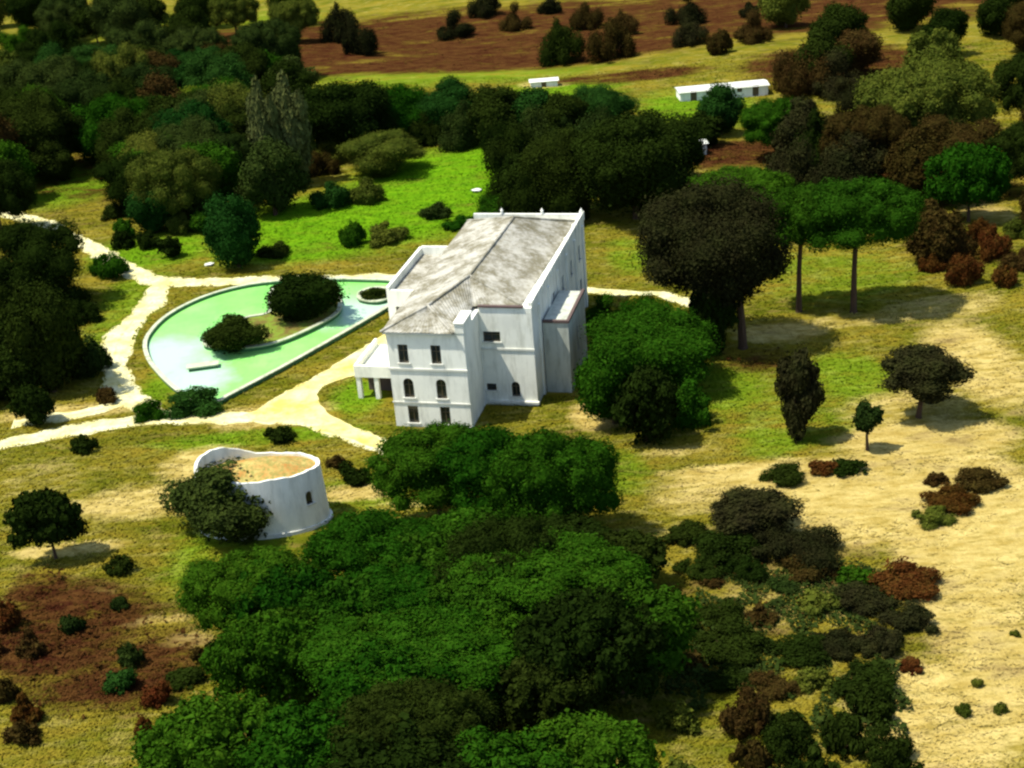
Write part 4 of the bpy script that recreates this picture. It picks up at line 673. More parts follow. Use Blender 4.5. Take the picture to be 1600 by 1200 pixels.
def isle(name, poly, z, label, cat):
    P = ccw(catmull(poly, .6, True)); e = empty(name, (0, 0, 0)); tag(e, label, cat)
    ring(P, .0, .3, .1, z-.14).build('retaining_wall', M_BASIN, e)
    ring(P, -.12, .45, z-.14, z, z-.3).build('kerb', M_KERB, e)
    s = MB(); s.poly([(x, y, z-.12) for x, y in offset_closed(P, .3)]); s.build('soil', M_SOIL, e); return P
ISP = isle('pond_island', ISLAND, .72, 'long curved kerbed island with two dark trees inside the green pond', 'island')
ISP2 = isle('pond_islet', ISLET, .68, 'small kerbed islet near the house end of the pond', 'island')
sx, sy = SPOT['slab']
sl = empty('landing_slab', (sx, sy, .2), math.radians(8)); tag(sl, 'small pale slab on dark green block in the pond below the island', 'slab')
MB().box(-1.7, 1.7, -.5, .5, -.3, .32).build('block', M_BASIN, sl); MB().box(-1.9, 1.9, -.65, .65, .32, .46).build('top_slab', M_KERB, sl)

# ------------------------------------------------------------------ the house
house = empty('manor_house', (HOUSE_AT[0], HOUSE_AT[1], 0), -HOUSE_YAW)
tag(house, 'long three storey white manor house with weathered grey hipped roof', 'house')
WALLS = []
def panel(mb, o, ux, un, width, z0, z1, depth, holes):
    """wall face on origin o along ux with openings (x0,x1,za,zb,arched) and reveals going inwards by depth"""
    o, ux, un = Vector(o), Vector(ux), Vector(un)
    def P(x, z, d=0.0): return o + ux*x + Vector((0, 0, z)) - un*d
    xs = sorted({0, width, *[h[0] for h in holes], *[h[1] for h in holes]}); zs = sorted({z0, z1, *[h[2] for h in holes], *[h[3] for h in holes]})
    for i in range(len(xs)-1):
        for j in range(len(zs)-1):
            cx, cz = (xs[i]+xs[i+1])/2, (zs[j]+zs[j+1])/2
            if any(h[0] < cx < h[1] and h[2] < cz < h[3] for h in holes): continue
            mb.quad(P(xs[i], zs[j]), P(xs[i+1], zs[j]), P(xs[i+1], zs[j+1]), P(xs[i], zs[j+1]))
    for a, b, c, d, arch in holes:
        r = (b-a)/2; cx = (a+b)/2; top = [(a, d), (b, d)]
        if arch:
            zc = d - r; arc = [(cx - r*math.cos(math.pi*k/8), zc + r*math.sin(math.pi*k/8)) for k in range(9)]
            for k in range(4): mb.poly([P(a, d), P(*arc[k]), P(*arc[k+1])][::-1]); mb.poly([P(b, d), P(*arc[4+k]), P(*arc[5+k])][::-1])
            mb.poly([P(a, d), P(*arc[4]), P(b, d)][::-1])
            top = arc
        loop = [(a, c)] + top + [(b, c)]
        for k in range(len(loop)):
            q, s = loop[k], loop[(k+1) % len(loop)]
            mb.quad(P(*q), P(*s), P(*s, depth), P(*q, depth))
def window(parent, o, ux, un, hole, sill=True, mullion=True, frame=.07, set_in=.2):
    """frame with pane(s) and sill set into one opening"""
    o, ux, un = Vector(o), Vector(ux), Vector(un); a, b, c, d, arch = hole
    root = Vector(o + ux*((a+b)/2) + Vector((0, 0, c)))
    w, h = (b-a)/2, d-c
    rot = Matrix((( ux.x, -un.x, 0), (ux.y, -un.y, 0), (0, 0, 1))).to_euler()
    def prof(g):
        if not arch: return [(-w+g, g), (-w+g, h-g), (w-g, h-g), (w-g, g)]
        r = w-g; return [(-r, g)] + [(-r*math.cos(math.pi*k/8), h-w+r*math.sin(math.pi*k/8)) for k in range(9)] + [(r, g)]
    out, inn = prof(.0), prof(frame); n = len(out); m = MB(); y0, y1 = set_in, set_in+.09
    m.v = [(x, y0, z) for x, z in out]+[(x, y0, z) for x, z in inn]+[(x, y1, z) for x, z in inn]
    for j in range(n):
        k = (j+1) % n; m.f += [(j, k, n+k, n+j), (n+j, n+k, 2*n+k, 2*n+j)]
    if mullion: m.box(-.035, .035, y0+.004, y1, frame, h-frame); m.box(-w+frame, w-frame, y0+.008, y1, h*.62, h*.62+.06)
    fr = m.build('window', M_WOOD, parent); fr.location = root; fr.rotation_euler = rot
    for s in ((-1, 1) if mullion else (0,)):
        g = MB(); pr = prof(frame*.6)
        if s: pr = [(min(0, x) if s < 0 else max(0, x), z) for x, z in pr]
        g.poly([(x, y1-.02, z) for x, z in pr]); g.build('pane', M_GLASS, fr)
    if sill: MB().box(-w-.16, w+.16, -.14, set_in-.01, -.16, 0.0).build('sill', M_TRIM, fr)
    return fr
W, L, HW = 8.5, 34.5, 11.1
FH = [(1.15, 2.25, 7.55, 9.65, False), (4.75, 5.85, 7.55, 9.65, False), (1.3, 2.45, 3.5, 5.75, True), (4.95, 6.05, 3.5, 5.75, True),
      (1.5, 2.65, .5, 2.5, False), (5.1, 6.2, .5, 2.5, False)]
LH = [(31.5-k*4.2-1.0, 31.5-k*4.2, z, z+1.9, False) for k in range(7) for z in (3.6, 7.4) if not (3.5 < 34.5-(31.5-k*4.2) < 30.5 and z < 5)]
m = MB()
panel(m, (0, 0, 0), (1, 0, 0), (0, -1, 0), W, -.3, HW, .36, FH)
panel(m, (0, L, 0), (0, -1, 0), (-1, 0, 0), L, -.3, HW, .36, [])
m.quad((W, L, -.3), (0, L, -.3), (0, L, HW), (W, L, HW)); m.quad((W, 0, -.3), (W, L, -.3), (W, L, HW), (W, 0, HW)); m.quad((0, 0, HW), (W, 0, HW), (W, L, HW), (0, L, HW))
m.build('main_wall', M_WHITE, house)
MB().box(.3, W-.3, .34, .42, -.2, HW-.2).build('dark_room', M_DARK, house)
for h in FH: window(house, (0, 0, 0), (1, 0, 0), (0, -1, 0), h)
for z, dp, th in ((6.72, .12, .22), (2.85, .09, .14)): MB().box(-.1, W+.09, -dp, .0-.002, z, z+th).build('string_course', M_TRIM, house)
MB().box(-.25, 7.55, -.26, .3, HW-.22, HW+.02).build('front_cornice', M_TRIM, house)
MB().box(7.62, W+.06, -.06, 3.2, HW+.004, 12.15).box(7.52, W+.16, -.16, 3.3, 12.152, 12.3).build('corner_pier', M_WHITE, house)
MB().box(-.35, -.003, 0, L, HW-.2, HW+.02).build('side_cornice', M_TRIM, house)
# right wing: front face set back six metres
WX0, WX1, WY0, WY1 = 8.5, 14.4, 6.0, 36.2
BH = [(.35, 2.25, 7.6, 8.75, False), (.25, 1.35, 1.75, 2.55, False), (3.05, 4.0, 1.1, 2.85, True)]
m = MB()
panel(m, (WX0+.004, WY0, 0), (1, 0, 0), (0, -1, 0), WX1-WX0-.004, -.3, HW, .36, BH)
RH = [(5.5+5.1*k, 6.5+5.1*k, z, z+1.8, False) for k in range(5) for z in (2.8, 7.2) if k > 0]
panel(m, (WX1, WY0, 0), (0, 1, 0), (1, 0, 0), WY1-WY0, -.3, HW, .36, RH)
m.quad((WX1, WY1, -.3), (WX0, WY1, -.3), (WX0, WY1, HW), (WX1, WY1, HW)); m.quad((WX0, WY0, HW), (WX1, WY0, HW), (WX1, WY1, HW), (WX0, WY1, HW))
m.build('right_wing_wall', M_WORN, house)
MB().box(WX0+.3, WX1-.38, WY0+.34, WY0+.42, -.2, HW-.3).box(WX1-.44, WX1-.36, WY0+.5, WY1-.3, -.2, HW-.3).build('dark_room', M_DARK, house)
for i, h in enumerate(BH): window(house, (WX0, WY0, 0), (1, 0, 0), (0, -1, 0), h, mullion=(i != 1))
for h in RH: window(house, (WX1, WY0, 0), (0, 1, 0), (1, 0, 0), h)
MB().box(WX0+.01, WX1+.08, WY0-.10, WY0-.002, 6.62, 6.84).build('string_course', M_TRIM, house)
MB().box(WX0+.05, WX1-.9, WY0-.14, WY0+.3, HW+.46, HW+.66).build('front_coping', M_COPING, house)
MB().box(WX0+.05, WX1, WY0+.01, WY0+.29, HW+.003, HW+.458).build('front_parapet', M_WHITE, house)
MB().box(WX0+.6, WX1+.2, WY0-.35, WY0-.004, .35, .6).build('ledge', M_TRIM, house)
# parapet with piers along the right and back edges of the wing
m = MB(); m.box(WX1-.36, WX1-.004, WY0+.3, WY1, HW+.003, HW+.95)
for k in range(7): y = WY0+.6+k*4.85; m.box(WX1-.46, WX1+.1, y, y+.55, HW+.004, HW+1.08)
m.box(.3, WX1-.37, WY1-.32, WY1, HW+.003, HW+.8); m.build('side_parapet', M_WORN, house)
for px_, py_ in ((WX1-.2, WY1-.2), (9.2, WY1-.2), (4.0, WY1-.2)):
    MB().tube([(px_, py_, HW+.8), (px_, py_, HW+1.15), (px_, py_, HW+1.2), (px_, py_, HW+1.55)], [.2, .17, .22, .03], 8).build('finial', M_WHITE, house)
# pilasters on the long right wall
for k in range(6): y = 8.9+k*5.1; MB().box(WX1+.002, WX1+.22, y, y+.5, -.2, HW-.3).build('pilaster', M_WHITE, house)
# annex on the right, its shade put into the grey wall colour
AX0, AX1, AY0, AY1, AH = 14.64, 17.5, 9.6, 19.0, 8.4
m = MB(); AHOLE = [(4.2, 4.9, 3.2, 6.2, True)]
panel(m, (AX0, AY0, 0), (1, 0, 0), (0, -1, 0), AX1-AX0, -.3, AH, .3, [])
panel(m, (AX1, AY0, 0), (0, 1, 0), (1, 0, 0), AY1-AY0, -.3, AH, .3, AHOLE)
m.quad((AX1, AY1, -.3), (AX0, AY1, -.3), (AX0, AY1, AH), (AX1, AY1, AH)); m.quad((AX0, AY0, AH), (AX1, AY0, AH), (AX1, AY1, AH), (AX0, AY1, AH))
m.build('annex_wall', M_GREY, house)
window(house, (AX1, AY0, 0), (0, 1, 0), (1, 0, 0), AHOLE[0], sill=False, mullion=False)
MB().box(AX0, AX1+.12, AY0-.12, AY0+.22, AH+.003, AH+.3).box(AX1-.22, AX1+.12, AY0+.221, AY1, AH+.003, AH+.3).build('annex_coping', M_COPING, house)
# left wing with a flat roof behind a parapet
BX0, BY0, BY1, BHH = -4.7, 14.5, 28.0, 9.3
m = MB(); LHOLE = [(.9, 1.8, 6.2, 7.9, False), (3.0, 3.9, 6.2, 7.9, False)]
panel(m, (BX0, BY0, 0), (1, 0, 0), (0, -1, 0), -BX0-.01, -.3, BHH, .3, LHOLE)
m.quad((BX0, BY1, -.3), (BX0, BY0, -.3), (BX0, BY0, BHH), (BX0, BY1, BHH)); m.quad((-.01, BY1, -.3), (BX0, BY1, -.3), (BX0, BY1, BHH), (-.01, BY1, BHH)); m.quad((BX0, BY0, BHH), (-.01, BY0, BHH), (-.01, BY1, BHH), (BX0, BY1, BHH))
m.build('left_wing_wall', M_WHITE, house)
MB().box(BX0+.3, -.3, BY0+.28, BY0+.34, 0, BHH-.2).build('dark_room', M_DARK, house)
for h in LHOLE: window(house, (BX0, BY0, 0), (1, 0, 0), (0, -1, 0), h)
m = MB(); m.box(BX0, BX0+.35, BY0, BY1, BHH+.003, BHH+1.0).box(BX0+.352, -.02, BY0, BY0+.35, BHH+.003, BHH+.6).box(BX0+.352, -.02, BY1-.35, BY1, BHH+.003, BHH+1.15)
m.build('left_wing_parapet', M_WHITE, house)
MB().box(BX0+.36, -.36, BY0+.36, BY1-.36, BHH+.004, BHH+.12).build('flat_roof', M_TILE, house)
# left terrace: deck on piers over a dark undercroft
m = MB(); m.box(-6.6, -.004, 6.2, 13.9, 2.7, 3.3); m.build('terrace_deck', M_WHITE, house)
m = MB(); m.box(-6.6, -.01, 6.2, 6.5, 3.304, 4.1).box(-6.6, -6.3, 6.502, 13.9, 3.304, 4.1); m.build('terrace_parapet', M_WHITE, house)
for x, y in ((-6.5, 6.3), (-4.4, 6.3), (-2.2, 6.3), (-6.5, 10), (-6.5, 13.2)): MB().box(x, x+.5, y, y+.5, -.2, 2.698).build('terrace_pier', M_WORN, house)
MB().box(-6.0, -.02, 8.6, 8.9, -.2, 2.698).build('terrace_shade_wall', M_COPING, house)  # dark brown wall added to paint in the shade under the deck
# roofs: rolls of old tile following the slopes
def tiles(mb, a, b, c, d, pitch=.42, amp=.055, courses=10):
    a, b, c, d = map(Vector, (a, b, c, d)); nu = max(4, int((b-a).length/pitch)*6); nv = courses
    k0 = len(mb.v)
    for j in range(nv+1):
        v = j/nv
        for i in range(nu+1):
            u = i/nu; p = a.lerp(b, u).lerp(d.lerp(c, u), v)
            z = amp*(.5+.5*math.cos(2*math.pi*i/6))*(1-.6*(v > .999)) + .02*math.sin(i*.13+j*1.7) + .03*math.sin(p.x*.5+p.y*.37)
            mb.v.append((p.x, p.y, p.z+z))
    for j in range(nv):
        for i in range(nu): q = k0+j*(nu+1)+i; mb.f.append((q, q+1, q+nu+2, q+nu+1))
E0 = HW+.06; Rg0, Rg1, Rg2 = (3.9, 3.2, 12.75), (6.7, 10.2, 13.5), (7.2, 29.5, 13.6)
roof = MB()
tiles(roof, (-.4, 10.2, E0), (-.4, -.4, E0), Rg0, Rg1)
tiles(roof, (-.4, 29.5, E0), (-.4, 10.2, E0), Rg1, Rg2)
tiles(roof, (-.4, -.4, E0), (7.55, -.4, E0), Rg0, Rg0)
tiles(roof, (7.55, -.4, E0), (7.9, 6.4, E0+.3), Rg1, Rg0)
tiles(roof, (7.9, 6.4, E0+.3), (12.9, 7.6, E0), Rg1, Rg1)
tiles(roof, (12.9, 7.6, E0), (13.5, 35.2, E0), Rg2, Rg1)
tiles(roof, (13.5, 35.2, E0), (-.4, 35.2, E0), Rg2, Rg2)
tiles(roof, (-.4, 35.2, E0), (-.4, 29.5, E0), Rg2, Rg2)
rf = roof.build('roof', M_TILE, house)
for a, b in ((Rg0, Rg1), (Rg1, Rg2), (Rg0, (-.4, -.4, E0)), (Rg0, (7.55, -.4, E0)), (Rg1, (12.9, 7.6, E0)), (Rg2, (13.5, 35.2, E0)), (Rg2, (-.4, 35.2, E0))):
    A, B = Vector(a), Vector(b); n = 14; pts = [A.lerp(B, k/n)+Vector((0, 0, .07)) for k in range(n+1)]
    MB().tube(pts, [.15+.03*(k % 2) for k in range(n+1)], 6).build('ridge_cap', M_TILE, rf, True)
cs, sn = math.cos(-HOUSE_YAW), math.sin(-HOUSE_YAW)
HOUSEPOLYS = [[(HOUSE_AT[0]+x*cs-y*sn, HOUSE_AT[1]+x*sn+y*cs) for x, y in ((x0, y0), (x1, y0), (x1, y1), (x0, y1))]
              for x0, x1, y0, y1 in ((-.3, 8.7, -.3, 35), (8, 14.7, 5.6, 36.5), (14, 17.8, 9.2, 19.6), (-5, 0, 14.2, 28.2), (-6.7, 0, 6, 14))]

# ------------------------------------------------------------------ the round tower
tx, ty = SPOT['mill']; tower = empty('round_tower', (tx, ty, hz(tx, ty))); tower.scale = (1, .5, 1)
tag(tower, 'round roofless white tower with uneven rim, half hidden by a bushy tree', 'tower')
NT_, R0, R1, TH = 72, 6.25, 5.95, .36
def rim(a):
    d = (math.degrees(a) % 360); z = 6.0
    if 95 < d < 185: z += 1.3*max(0, math.sin(math.radians((d-95)*2)))**.8
    return z + .05*math.sin(a*9) + .04*math.sin(a*23+1)
WA = math.radians(-38); dw = math.radians(4.5)
m = MB(); oi = []
angs = sorted([2*math.pi*k/NT_ for k in range(NT_)] + [(WA-dw) % (2*math.pi), (WA+dw) % (2*math.pi)]); n = len(angs)
lev = [-.3, .6, 2.7, 4.0, None]
for k, a in enumerate(angs):
    for z in lev:
        zz = rim(a) if z is None else z; r = R0 + (R1-R0)*max(0, zz)/6.0
        m.v.append((r*math.cos(a), r*math.sin(a), zz))
    for zz in (rim(a), 4.6): m.v.append(((R1-TH)*math.cos(a), (R1-TH)*math.sin(a), zz))
for k in range(n):
    j = (k+1) % n; mid = (angs[k] + ((angs[j]-angs[k]) % (2*math.pi))/2)
    isw = abs(((mid-WA+math.pi) % (2*math.pi))-math.pi) < dw
    for q in range(6):
        if isw and q == 2: continue
        m.f.append((k*7+q, j*7+q, j*7+q+1, k*7+q+1))
m.build('tower_wall', M_WHITE, tower)
fl = MB(); rings = [(R1-TH+.02, 5.68), (4.2, 6.0), (2.6, 6.3), (1.2, 6.5)]
for r, z in rings:
    for k in range(48): a = 2*math.pi*k/48; fl.v.append((r*math.cos(a), r*math.sin(a), z+.07*math.sin(3*a+r)))
fl.v.append((0, 0, 6.55))
for q in range(3):
    for k in range(48): fl.f.append((q*48+k, q*48+(k+1) % 48, (q+1)*48+(k+1) % 48, (q+1)*48+k))
for k in range(48): fl.f.append((144+k, 144+(k+1) % 48, 192))
fl.build('inner_floor', M_TFLOOR, tower)
MB().tube([(0, 0, 0), (0, 0, .35), (0, 0, .36)], [R0+.22, R0+.2, R0], 64).build('plinth', M_TRIM, tower)
rw_ = R0-.3*3.3/6; cw = Vector((math.cos(WA), math.sin(WA), 0)); tw = Vector((-cw.y, cw.x, 0)); o = cw*(rw_+.02) - tw*.52
hole = (0, 1.04, 2.68, 4.02, True); m = MB(); panel(m, o, tw, cw, 1.04, 2.66, 4.03, .3, [hole])
m.build('window_surround', M_TRIM, tower); window(tower, o, tw, cw, hole, mullion=False)
MB().box(-.6, .6, -.04, .04, 2.6, 4.1).build('dark_recess', M_DARK, tower).matrix_local = Matrix.Translation(cw*(rw_-.42)) @ Matrix.Rotation(WA+math.pi/2, 4, 'Z')
MILLPOLY = [(tx+6.4*math.cos(k*.4), ty+6.4*math.sin(k*.4)) for k in range(16)]

# ------------------------------------------------------------------ far buildings and stones
def low_building(name, spot, w, d, h, rz, label, doors, gable=False):
    x, y = SPOT[spot]; e = empty(name, (x, y, hz(x, y)), rz); tag(e, label, 'building')
    holes = [(a, b, -.05, hh, False) if dd else (a, b, 1.0, hh, False) for a, b, hh, dd in doors]; m = MB()
    panel(m, (-w/2, -d/2, 0), (1, 0, 0), (0, -1, 0), w, -.3, h, .25, [(a, b, max(c, .0), e2, ar) for a, b, c, e2, ar in holes])
    m.quad((w/2, -d/2, -.3), (w/2, d/2, -.3), (w/2, d/2, h), (w/2, -d/2, h)); m.quad((w/2, d/2, -.3), (-w/2, d/2, -.3), (-w/2, d/2, h), (w/2, d/2, h)); m.quad((-w/2, d/2, -.3), (-w/2, -d/2, -.3), (-w/2, -d/2, h), (-w/2, d/2, h))
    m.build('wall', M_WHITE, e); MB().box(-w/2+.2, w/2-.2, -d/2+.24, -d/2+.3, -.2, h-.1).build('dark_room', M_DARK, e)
    r = MB(); r.poly([(-w/2-.3, -d/2-.3, h), (w/2+.3, -d/2-.3, h), (w/2+.3, 0, h+.4), (-w/2-.3, 0, h+.4)]); r.poly([(-w/2-.3, 0, h+.4), (w/2+.3, 0, h+.4), (w/2+.3, d/2+.3, h), (-w/2-.3, d/2+.3, h)])
    r.poly([(-w/2-.3, -d/2-.3, h), (-w/2-.3, 0, h+.4), (-w/2-.3, d/2+.3, h)]); r.poly([(w/2+.3, -d/2-.3, h), (w/2+.3, d/2+.3, h), (w/2+.3, 0, h+.4)])
    r.build('roof', M_STONE, e)
    for a, b, hh, dd in doors:
        MB().box(-w/2+a+.05, -w/2+b-.05, -d/2+.12, -d/2+.18, 0 if dd else 1.0, hh).build('door' if dd else 'window', M_WOOD, e)
low_building('farm_building', 'longhouse', 17, 4.5, 1.9, math.radians(2), 'long low white building far behind the trees at the upper right', [(2, 3.2, 2.1, True), (5, 6, 1.9, False), (8, 9.2, 2.1, True), (11, 12, 1.9, False), (14, 15.2, 2.1, True)])
low_building('field_hut', 'hut', 2.8, 2.4, 1.9, .2, 'tiny white hut in the dark gap above the lawn pines', [(1.0, 1.8, 1.7, True)])
low_building('field_shed', 'farwall', 5.5, 2.5, 1.2, 0, 'tiny low white shed on the far grass strip at the top', [(2.2, 3.2, 1.0, True)])
def stone(spot, r, sz, label, seed):
    rr = random.Random(seed); x, y = SPOT[spot]; m = MB(); ns, nr = 9, 6
    for j in range(nr+1):
        ph = -math.pi/2*.7 + (math.pi*.85)*j/nr
        for k in range(ns):
            a = 2*math.pi*k/ns; q = 1+.18*rr.uniform(-1, 1)
            m.v.append((r*q*math.cos(a)*math.cos(ph), .7*r*q*math.sin(a)*math.cos(ph), sz*(.5+.62*math.sin(ph)*q)))
    for j in range(nr):
        for k in range(ns): m.f.append((j*ns+k, j*ns+(k+1) % ns, (j+1)*ns+(k+1) % ns, (j+1)*ns+k))
    m.f.append(tuple(nr*ns+k for k in range(ns)))
    o = m.build('boulder', M_STONE); o.location = (x, y, hz(x, y)-.05); o.rotation_euler = (0, .15, rr.uniform(0, 3)); tag(o, label, 'stone')
stone('stone1', .8, 2.0, 'upright pale stone in front of the dark trees right of the house', 1)
stone('stone2', .9, .5, 'small flat pale stone under the great tree right of the house', 2)
stone('st3', 1.2, .35, 'pale flat rock in the bright meadow behind the house', 3)
stone('st4', 1.2, .5, 'pale small rock by the yellow topped meadow bush', 4)
stone('st5', .9, .35, 'pale little rock at the foot of the egg shaped tree', 5)

# ------------------------------------------------------------------ plants
def leaf_quads(C, N, size, rg, up=.0):
    """folded leaf-clump faces at points C facing roughly along N; returns verts (n*4,3) and quads"""
    n = len(C); R = rg.normal(0, 1, (n, 3)); R /= np.linalg.norm(R, axis=1)[:, None]
    D = N*1.0 + R*.62; D[:, 2] += up; D /= np.linalg.norm(D, axis=1)[:, None]
    T = np.cross(D, rg.normal(0, 1, (n, 3))); T /= np.linalg.norm(T, axis=1)[:, None]; B = np.cross(D, T)
    s = (size*np.exp(rg.normal(-.08, .42, n)))[:, None]; e = rg.uniform(.5, .95, n)[:, None]
    V = np.stack([C - T*s, C - B*s*e + D*s*.25, C + T*s, C + B*s*e + D*s*.25], 1).reshape(-1, 3)
    return V, np.arange(n*4).reshape(n, 4)
ICO = None
def ico():
    global ICO
    if ICO is None:
        import bmesh
        b = bmesh.new(); bmesh.ops.create_icosphere(b, subdivisions=2, radius=1); b.verts.ensure_lookup_table()
        ICO = (np.array([v.co for v in b.verts]), [[v.index for v in f.verts] for f in b.faces]); b.free()
    return ICO
def crown_mesh(name, kind, seed, size, nleaf):
    rg = np.random.default_rng(seed); lobes = []
    if kind == 'U':
        for k in range(64):                                            # many small clumps on an umbrella dome
            r = math.sqrt(rg.uniform(0, 1))*.86; a = rg.uniform(0, 2*math.pi); rad = rg.uniform(.10, .20)
            z = .62*math.sqrt(max(0, 1-(r/.98)**2)) - .10 + rg.uniform(-.07, .07)
            lobes.append((r*math.cos(a), r*math.sin(a), z, rad, rad))
        for k in range(16):
            a = 2*math.pi*k/16 + rg.uniform(-.15, .15); r = rg.uniform(.70, .86); lobes.append((r*math.cos(a), r*math.sin(a), rg.uniform(-.30, .02), rg.uniform(.13, .2), rg.uniform(.16, .24)))
        lobes.append((0, 0, .0, .70, .46)); lobes.append((.12, .06, -.16, .55, .24))
    elif kind in ('R', 'C'):
        for k in range(32):
            v = rg.normal(0, 1, 3); v /= np.linalg.norm(v); q = rg.uniform(.42, .82); rad = rg.uniform(.13, .36)
            if v[2] < -.3: q *= .85
            lobes.append((v[0]*q*rg.uniform(.8, 1.1), v[1]*q*rg.uniform(.8, 1.1), v[2]*q, rad, rad*1.05))
        lobes.append((0, 0, 0, .6, .6))
    else:
        for k in range(int(rg.integers(11, 19))):
            r = math.sqrt(rg.uniform(0, 1))*.88; a = rg.uniform(0, 2*math.pi); rad = rg.uniform(.11, .34)
            lobes.append((r*math.cos(a), r*math.sin(a), -.35+(1-r)*rg.uniform(.1, 1.0)+rg.uniform(-.1, .2), rad, rad*rg.uniform(.7, 1.2)))
        lobes.append((rg.uniform(-.2, .2), rg.uniform(-.2, .2), -.25, .5, .42))
    Lb = np.array(lobes); V = []; Fq = []; Ft = []; off = 0
    iv, it = ico()
    for lx, ly, lz, rx, rz in lobes:                                   # dense inner foliage masses
        jit = rg.uniform(.4, .78, (len(iv), 1)) if kind == 'B' else rg.uniform(.55, .86, (len(iv), 1)); P = iv*jit*[rx, rx, rz] + [lx, ly, lz]
        V.append(P); Ft += [[i+off for i in f] for f in it]; off += len(P)
    w = Lb[:, 3]**2; w /= w.sum(); m = int(nleaf*2.6); ch = rg.choice(len(Lb), m, p=w)
    d = rg.normal(0, 1, (m, 3)); d /= np.linalg.norm(d, axis=1)[:, None]
    C = Lb[ch, :3] + d*np.stack([Lb[ch, 3], Lb[ch, 3], Lb[ch, 4]], 1)*np.where(rg.uniform(0, 1, (m, 1)) < (.34 if kind == 'B' else .18), rg.uniform(1.05, 1.5 if kind == 'B' else 1.4, (m, 1)), rg.uniform(.84, 1.1, (m, 1)))
    keep = np.ones(m, bool)
    for i, (lx, ly, lz, rx, rz) in enumerate(lobes):
        q = ((C[:, 0]-lx)/rx)**2 + ((C[:, 1]-ly)/rx)**2 + ((C[:, 2]-lz)/rz)**2
        keep &= (q > .62) | (ch == i)
    C, d = C[keep][:nleaf], d[keep][:nleaf]
    v, q = leaf_quads(C, d, size, rg, .15); V.append(v); Fq = (q+off).tolist()
    P = np.concatenate(V); lo, hi = np.percentile(v, 1.2, 0), np.percentile(v, 98.8, 0)
    P = (P-(lo+hi)/2)/((hi-lo)/2)
    me = bpy.data.meshes.new(name); me.from_pydata(P.tolist(), [], Ft + Fq); me.update()
    return me
PROTO = {}
def proto(kind, a, mat, seed):
    big = 3 if a > 5.6 else 2 if a > 3.4 else 1 if a > 1.7 else 0
    nv = {'U': 5, 'R': 5, 'B': 8, 'C': 3}[kind]; v = seed % nv
    key = (kind, big, v, mat)
    if key not in PROTO:
        bk = (kind, big, v)
        if bk not in PROTO:
            size = (.095, .048, .026, .0128)[big]*(.72 if kind == 'B' else 1); n = int((1500, 5500, 15000, 52000)[big]*(1.5 if kind == 'B' else 1))
            PROTO[bk] = crown_mesh('crown_%s' % {'U': 'umbrella', 'R': 'round', 'B': 'low', 'C': 'tall'}[kind], kind, 100+v*7+big*31+ord(kind[0]), size, n)
            me = PROTO[bk]; me.materials.append(None)
        PROTO[key] = PROTO[bk]
    return PROTO[key]
NAME2K = {'stone_pine': 'U', 'broadleaf_tree': 'R', 'column_tree': 'C', 'bush': 'B'}
CAT = {'stone_pine': 'tree', 'broadleaf_tree': 'tree', 'column_tree': 'tree', 'bush': 'bush'}
SHADE = []
for i, (name, mat, x, y, a, c, zc, dep, label, group) in enumerate(ROWS):
    k = NAME2K[name]; rr = random.Random(i*13+5); z0 = hz(x, y)
    root = empty(name, (x, y, z0)); tag(root, label, CAT[name], group)
    lx, ly = rr.uniform(-.06, .06)*zc, rr.uniform(-.06, .06)*zc
    cr = bpy.data.objects.new('crown', proto(k, a, mat, rr.randrange(1000)))
    cr.material_slots[0].link = 'OBJECT'; cr.material_slots[0].material = FOL[mat]
    cr.location = (lx*(k != 'B'), ly*(k != 'B'), zc); cr.rotation_euler = (0, 0, rr.choice((0, math.pi))+rr.uniform(-.25, .25)); cr.scale = (a*.95, a*.95*dep*rr.uniform(.94, 1.08), c*.95)
    put(cr, root)
    m = MB()
    if k == 'B':
        for s in range(4):
            t_ = rr.uniform(0, 6.28); m.tube([(0, 0, -.2), (.3*a*math.cos(t_), .3*a*math.sin(t_), zc*.6), (.5*a*math.cos(t_), .5*a*math.sin(t_), zc)], [.05, .04, .02], 5)
        m.build('stem', M_BARK, root)
    else:
        r0 = max(.12, (.019 if name == 'stone_pine' else .03)*(zc+a)); b = zc-c*.45
        bend = rr.uniform(-.25, .25)
        m.tube([(0, 0, -.3), (.02*lx, .0, .3), (.4*lx+bend*.5, .4*ly, b*.5), (lx+bend*.2, ly, b), (lx, ly, zc+.3*c)], [r0*1.5, r0*1.1, r0*.85, r0*.7, r0*.2], 8)
        for s in range(6):
            t_ = s*1.047+rr.uniform(-.3, .3); q = rr.uniform(.45, .7)*a*dep; zz = b*rr.uniform(.75, 1.0)
            m.tube([(lx*zz/b, ly*zz/b, zz), (lx+.5*q*math.cos(t_), ly+.5*q*math.sin(t_), zz+.35*(zc-zz)+.15), (lx+q*math.cos(t_), ly+q*math.sin(t_), zc+.05*c)], [r0*.45, r0*.3, r0*.08], 5)
        m.build('trunk', M_BARK, root)

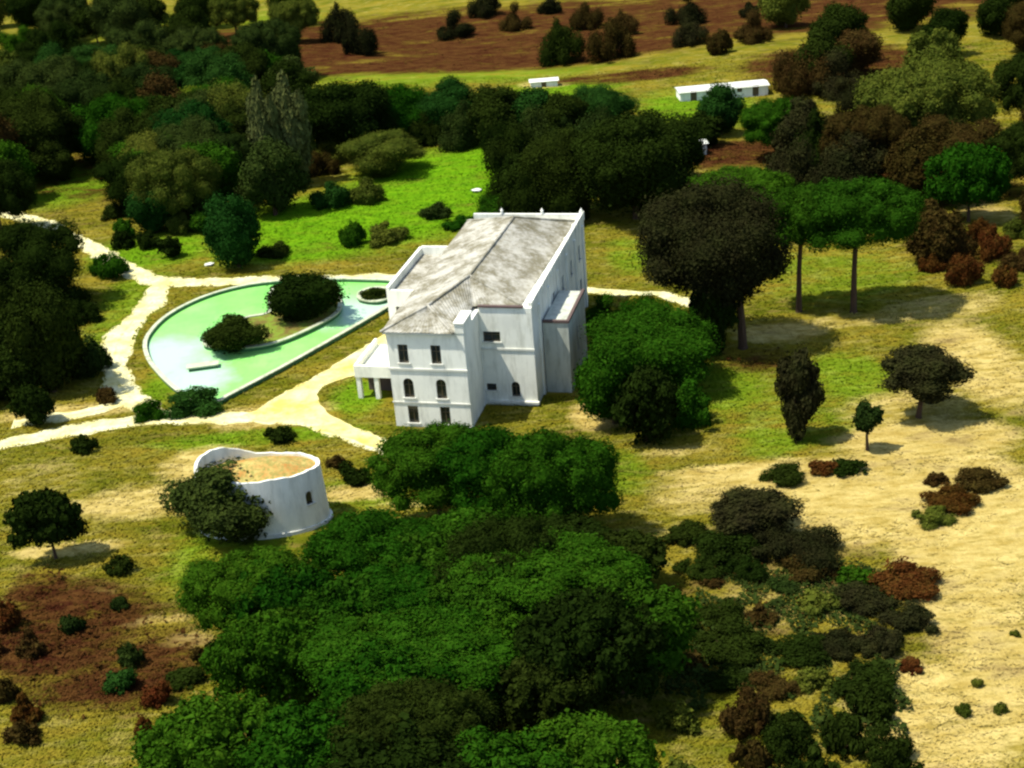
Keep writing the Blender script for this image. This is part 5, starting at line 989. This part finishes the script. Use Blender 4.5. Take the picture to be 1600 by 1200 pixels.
# ------------------------------------------------------------------ grass and heath (uncountable)
rg = np.random.default_rng(11)
N = 260000
yy = 75*np.exp(rg.uniform(0, math.log(300/75), N)); xx = rg.uniform(-1, 1, N)*(12+.36*yy)
ok = np.ones(N, bool)
for poly in ROADPOLY + [list(map(tuple, offset_closed(PD, -.4))), MILLPOLY] + HOUSEPOLYS: ok &= ~pip(poly, xx, yy)
zn = zone_at(xx, yy); cl = np.sin(xx*.33+np.sin(yy*.21)*2)*np.sin(yy*.27+np.sin(xx*.19)*2)
ok &= rg.uniform(0, 1, N) > zn[:, 0]*.8 + .25*(cl < 0)
xx, yy, zn = xx[ok], yy[ok], zn[ok]; n = len(xx); zz = height(xx, yy)
V = np.zeros((n, 6, 3)); hgt = rg.uniform(.06, .26, n)*(1-.3*zn[:, 0])
a0 = rg.uniform(0, 2*math.pi, n)
for b in range(2):
    a = a0 + b*2.6 + rg.uniform(-.5, .5, n); w_ = rg.uniform(.06, .17, n); le = rg.uniform(.2, .5, n)
    ca, sa = np.cos(a), np.sin(a)
    V[:, b*3, 0] = xx-sa*w_; V[:, b*3, 1] = yy+ca*w_; V[:, b*3, 2] = zz+.01
    V[:, b*3+1, 0] = xx+sa*w_; V[:, b*3+1, 1] = yy-ca*w_; V[:, b*3+1, 2] = zz+.01
    V[:, b*3+2, 0] = xx+ca*le; V[:, b*3+2, 1] = yy+sa*le; V[:, b*3+2, 2] = zz+hgt
me = bpy.data.meshes.new('grass'); me.from_pydata(V.reshape(-1, 3).tolist(), [], np.arange(n*6).reshape(-1, 3).tolist()); me.update()
za = me.attributes.new('zone', 'FLOAT_COLOR', 'POINT')
za.data.foreach_set('color', np.repeat(np.concatenate([zn, np.ones((n, 1))], 1), 6, 0).ravel())
me.materials.append(M_GRASS)
tag(put(bpy.data.objects.new('grass', me)), 'short grass tufts scattered over the dry and green ground', 'grass', kind='stuff')
N = 130000
yy = 76*np.exp(rg.uniform(0, math.log(400/76), N)); xx = rg.uniform(-1, 1, N)*(12+.38*yy)
zn = zone_at(xx, yy); cl = np.sin(xx*.9+np.sin(yy*.7)*2)*np.sin(yy*1.1+np.sin(xx*.5)*2)
ok = (zn[:, 2] + .35*rg.normal(0, 1, N) > .75) & (cl > -.3)
ok &= zn[:, 2] > .25
xx, yy = xx[ok], yy[ok]; n = len(xx); zz = height(xx, yy) + rg.uniform(.05, .55, n)*(1+.3*cl[ok])
v, q = leaf_quads(np.stack([xx, yy, zz], 1), np.tile([[0, 0, 1.]], (n, 1)), .15, rg)
me = bpy.data.meshes.new('heath'); me.from_pydata(v.tolist(), [], q.tolist()); me.update(); me.materials.append(M_HEATH)
tag(put(bpy.data.objects.new('heath', me)), 'low reddish brown heath scrub covering the ground', 'heath', kind='stuff')

N = 150000
yy = 74*np.exp(rg.uniform(0, math.log(150/74), N)); xx = rg.uniform(4, 46, N)
q = sum(st*np.exp(-(((xx-cx)/rx)**2+((yy-cy)/ry)**2)) for cx, cy, rx, ry, st in SCRUB)
cl = .5+.5*np.sin(xx*.8+np.sin(yy*.55)*2.1)*np.sin(yy*.75+np.sin(xx*.45)*2.3)
ok = (q*(.25+1.0*cl) > .62)
for poly in ROADPOLY: ok &= ~pip(poly, xx, yy)
xx, yy, cl = xx[ok], yy[ok], cl[ok]; n = len(xx); zz = height(xx, yy) + rg.uniform(.02, .8, n)*cl
v, q = leaf_quads(np.stack([xx, yy, zz], 1), np.tile([[0, 0, 1.]], (n, 1)), .13, rg)
me = bpy.data.meshes.new('scrub'); me.from_pydata(v.tolist(), [], q.tolist()); me.update(); me.materials.append(FOL['darkolive'])
tag(put(bpy.data.objects.new('scrub', me)), 'low dark olive scrub spreading between the shrubs at lower right', 'scrub', kind='stuff')
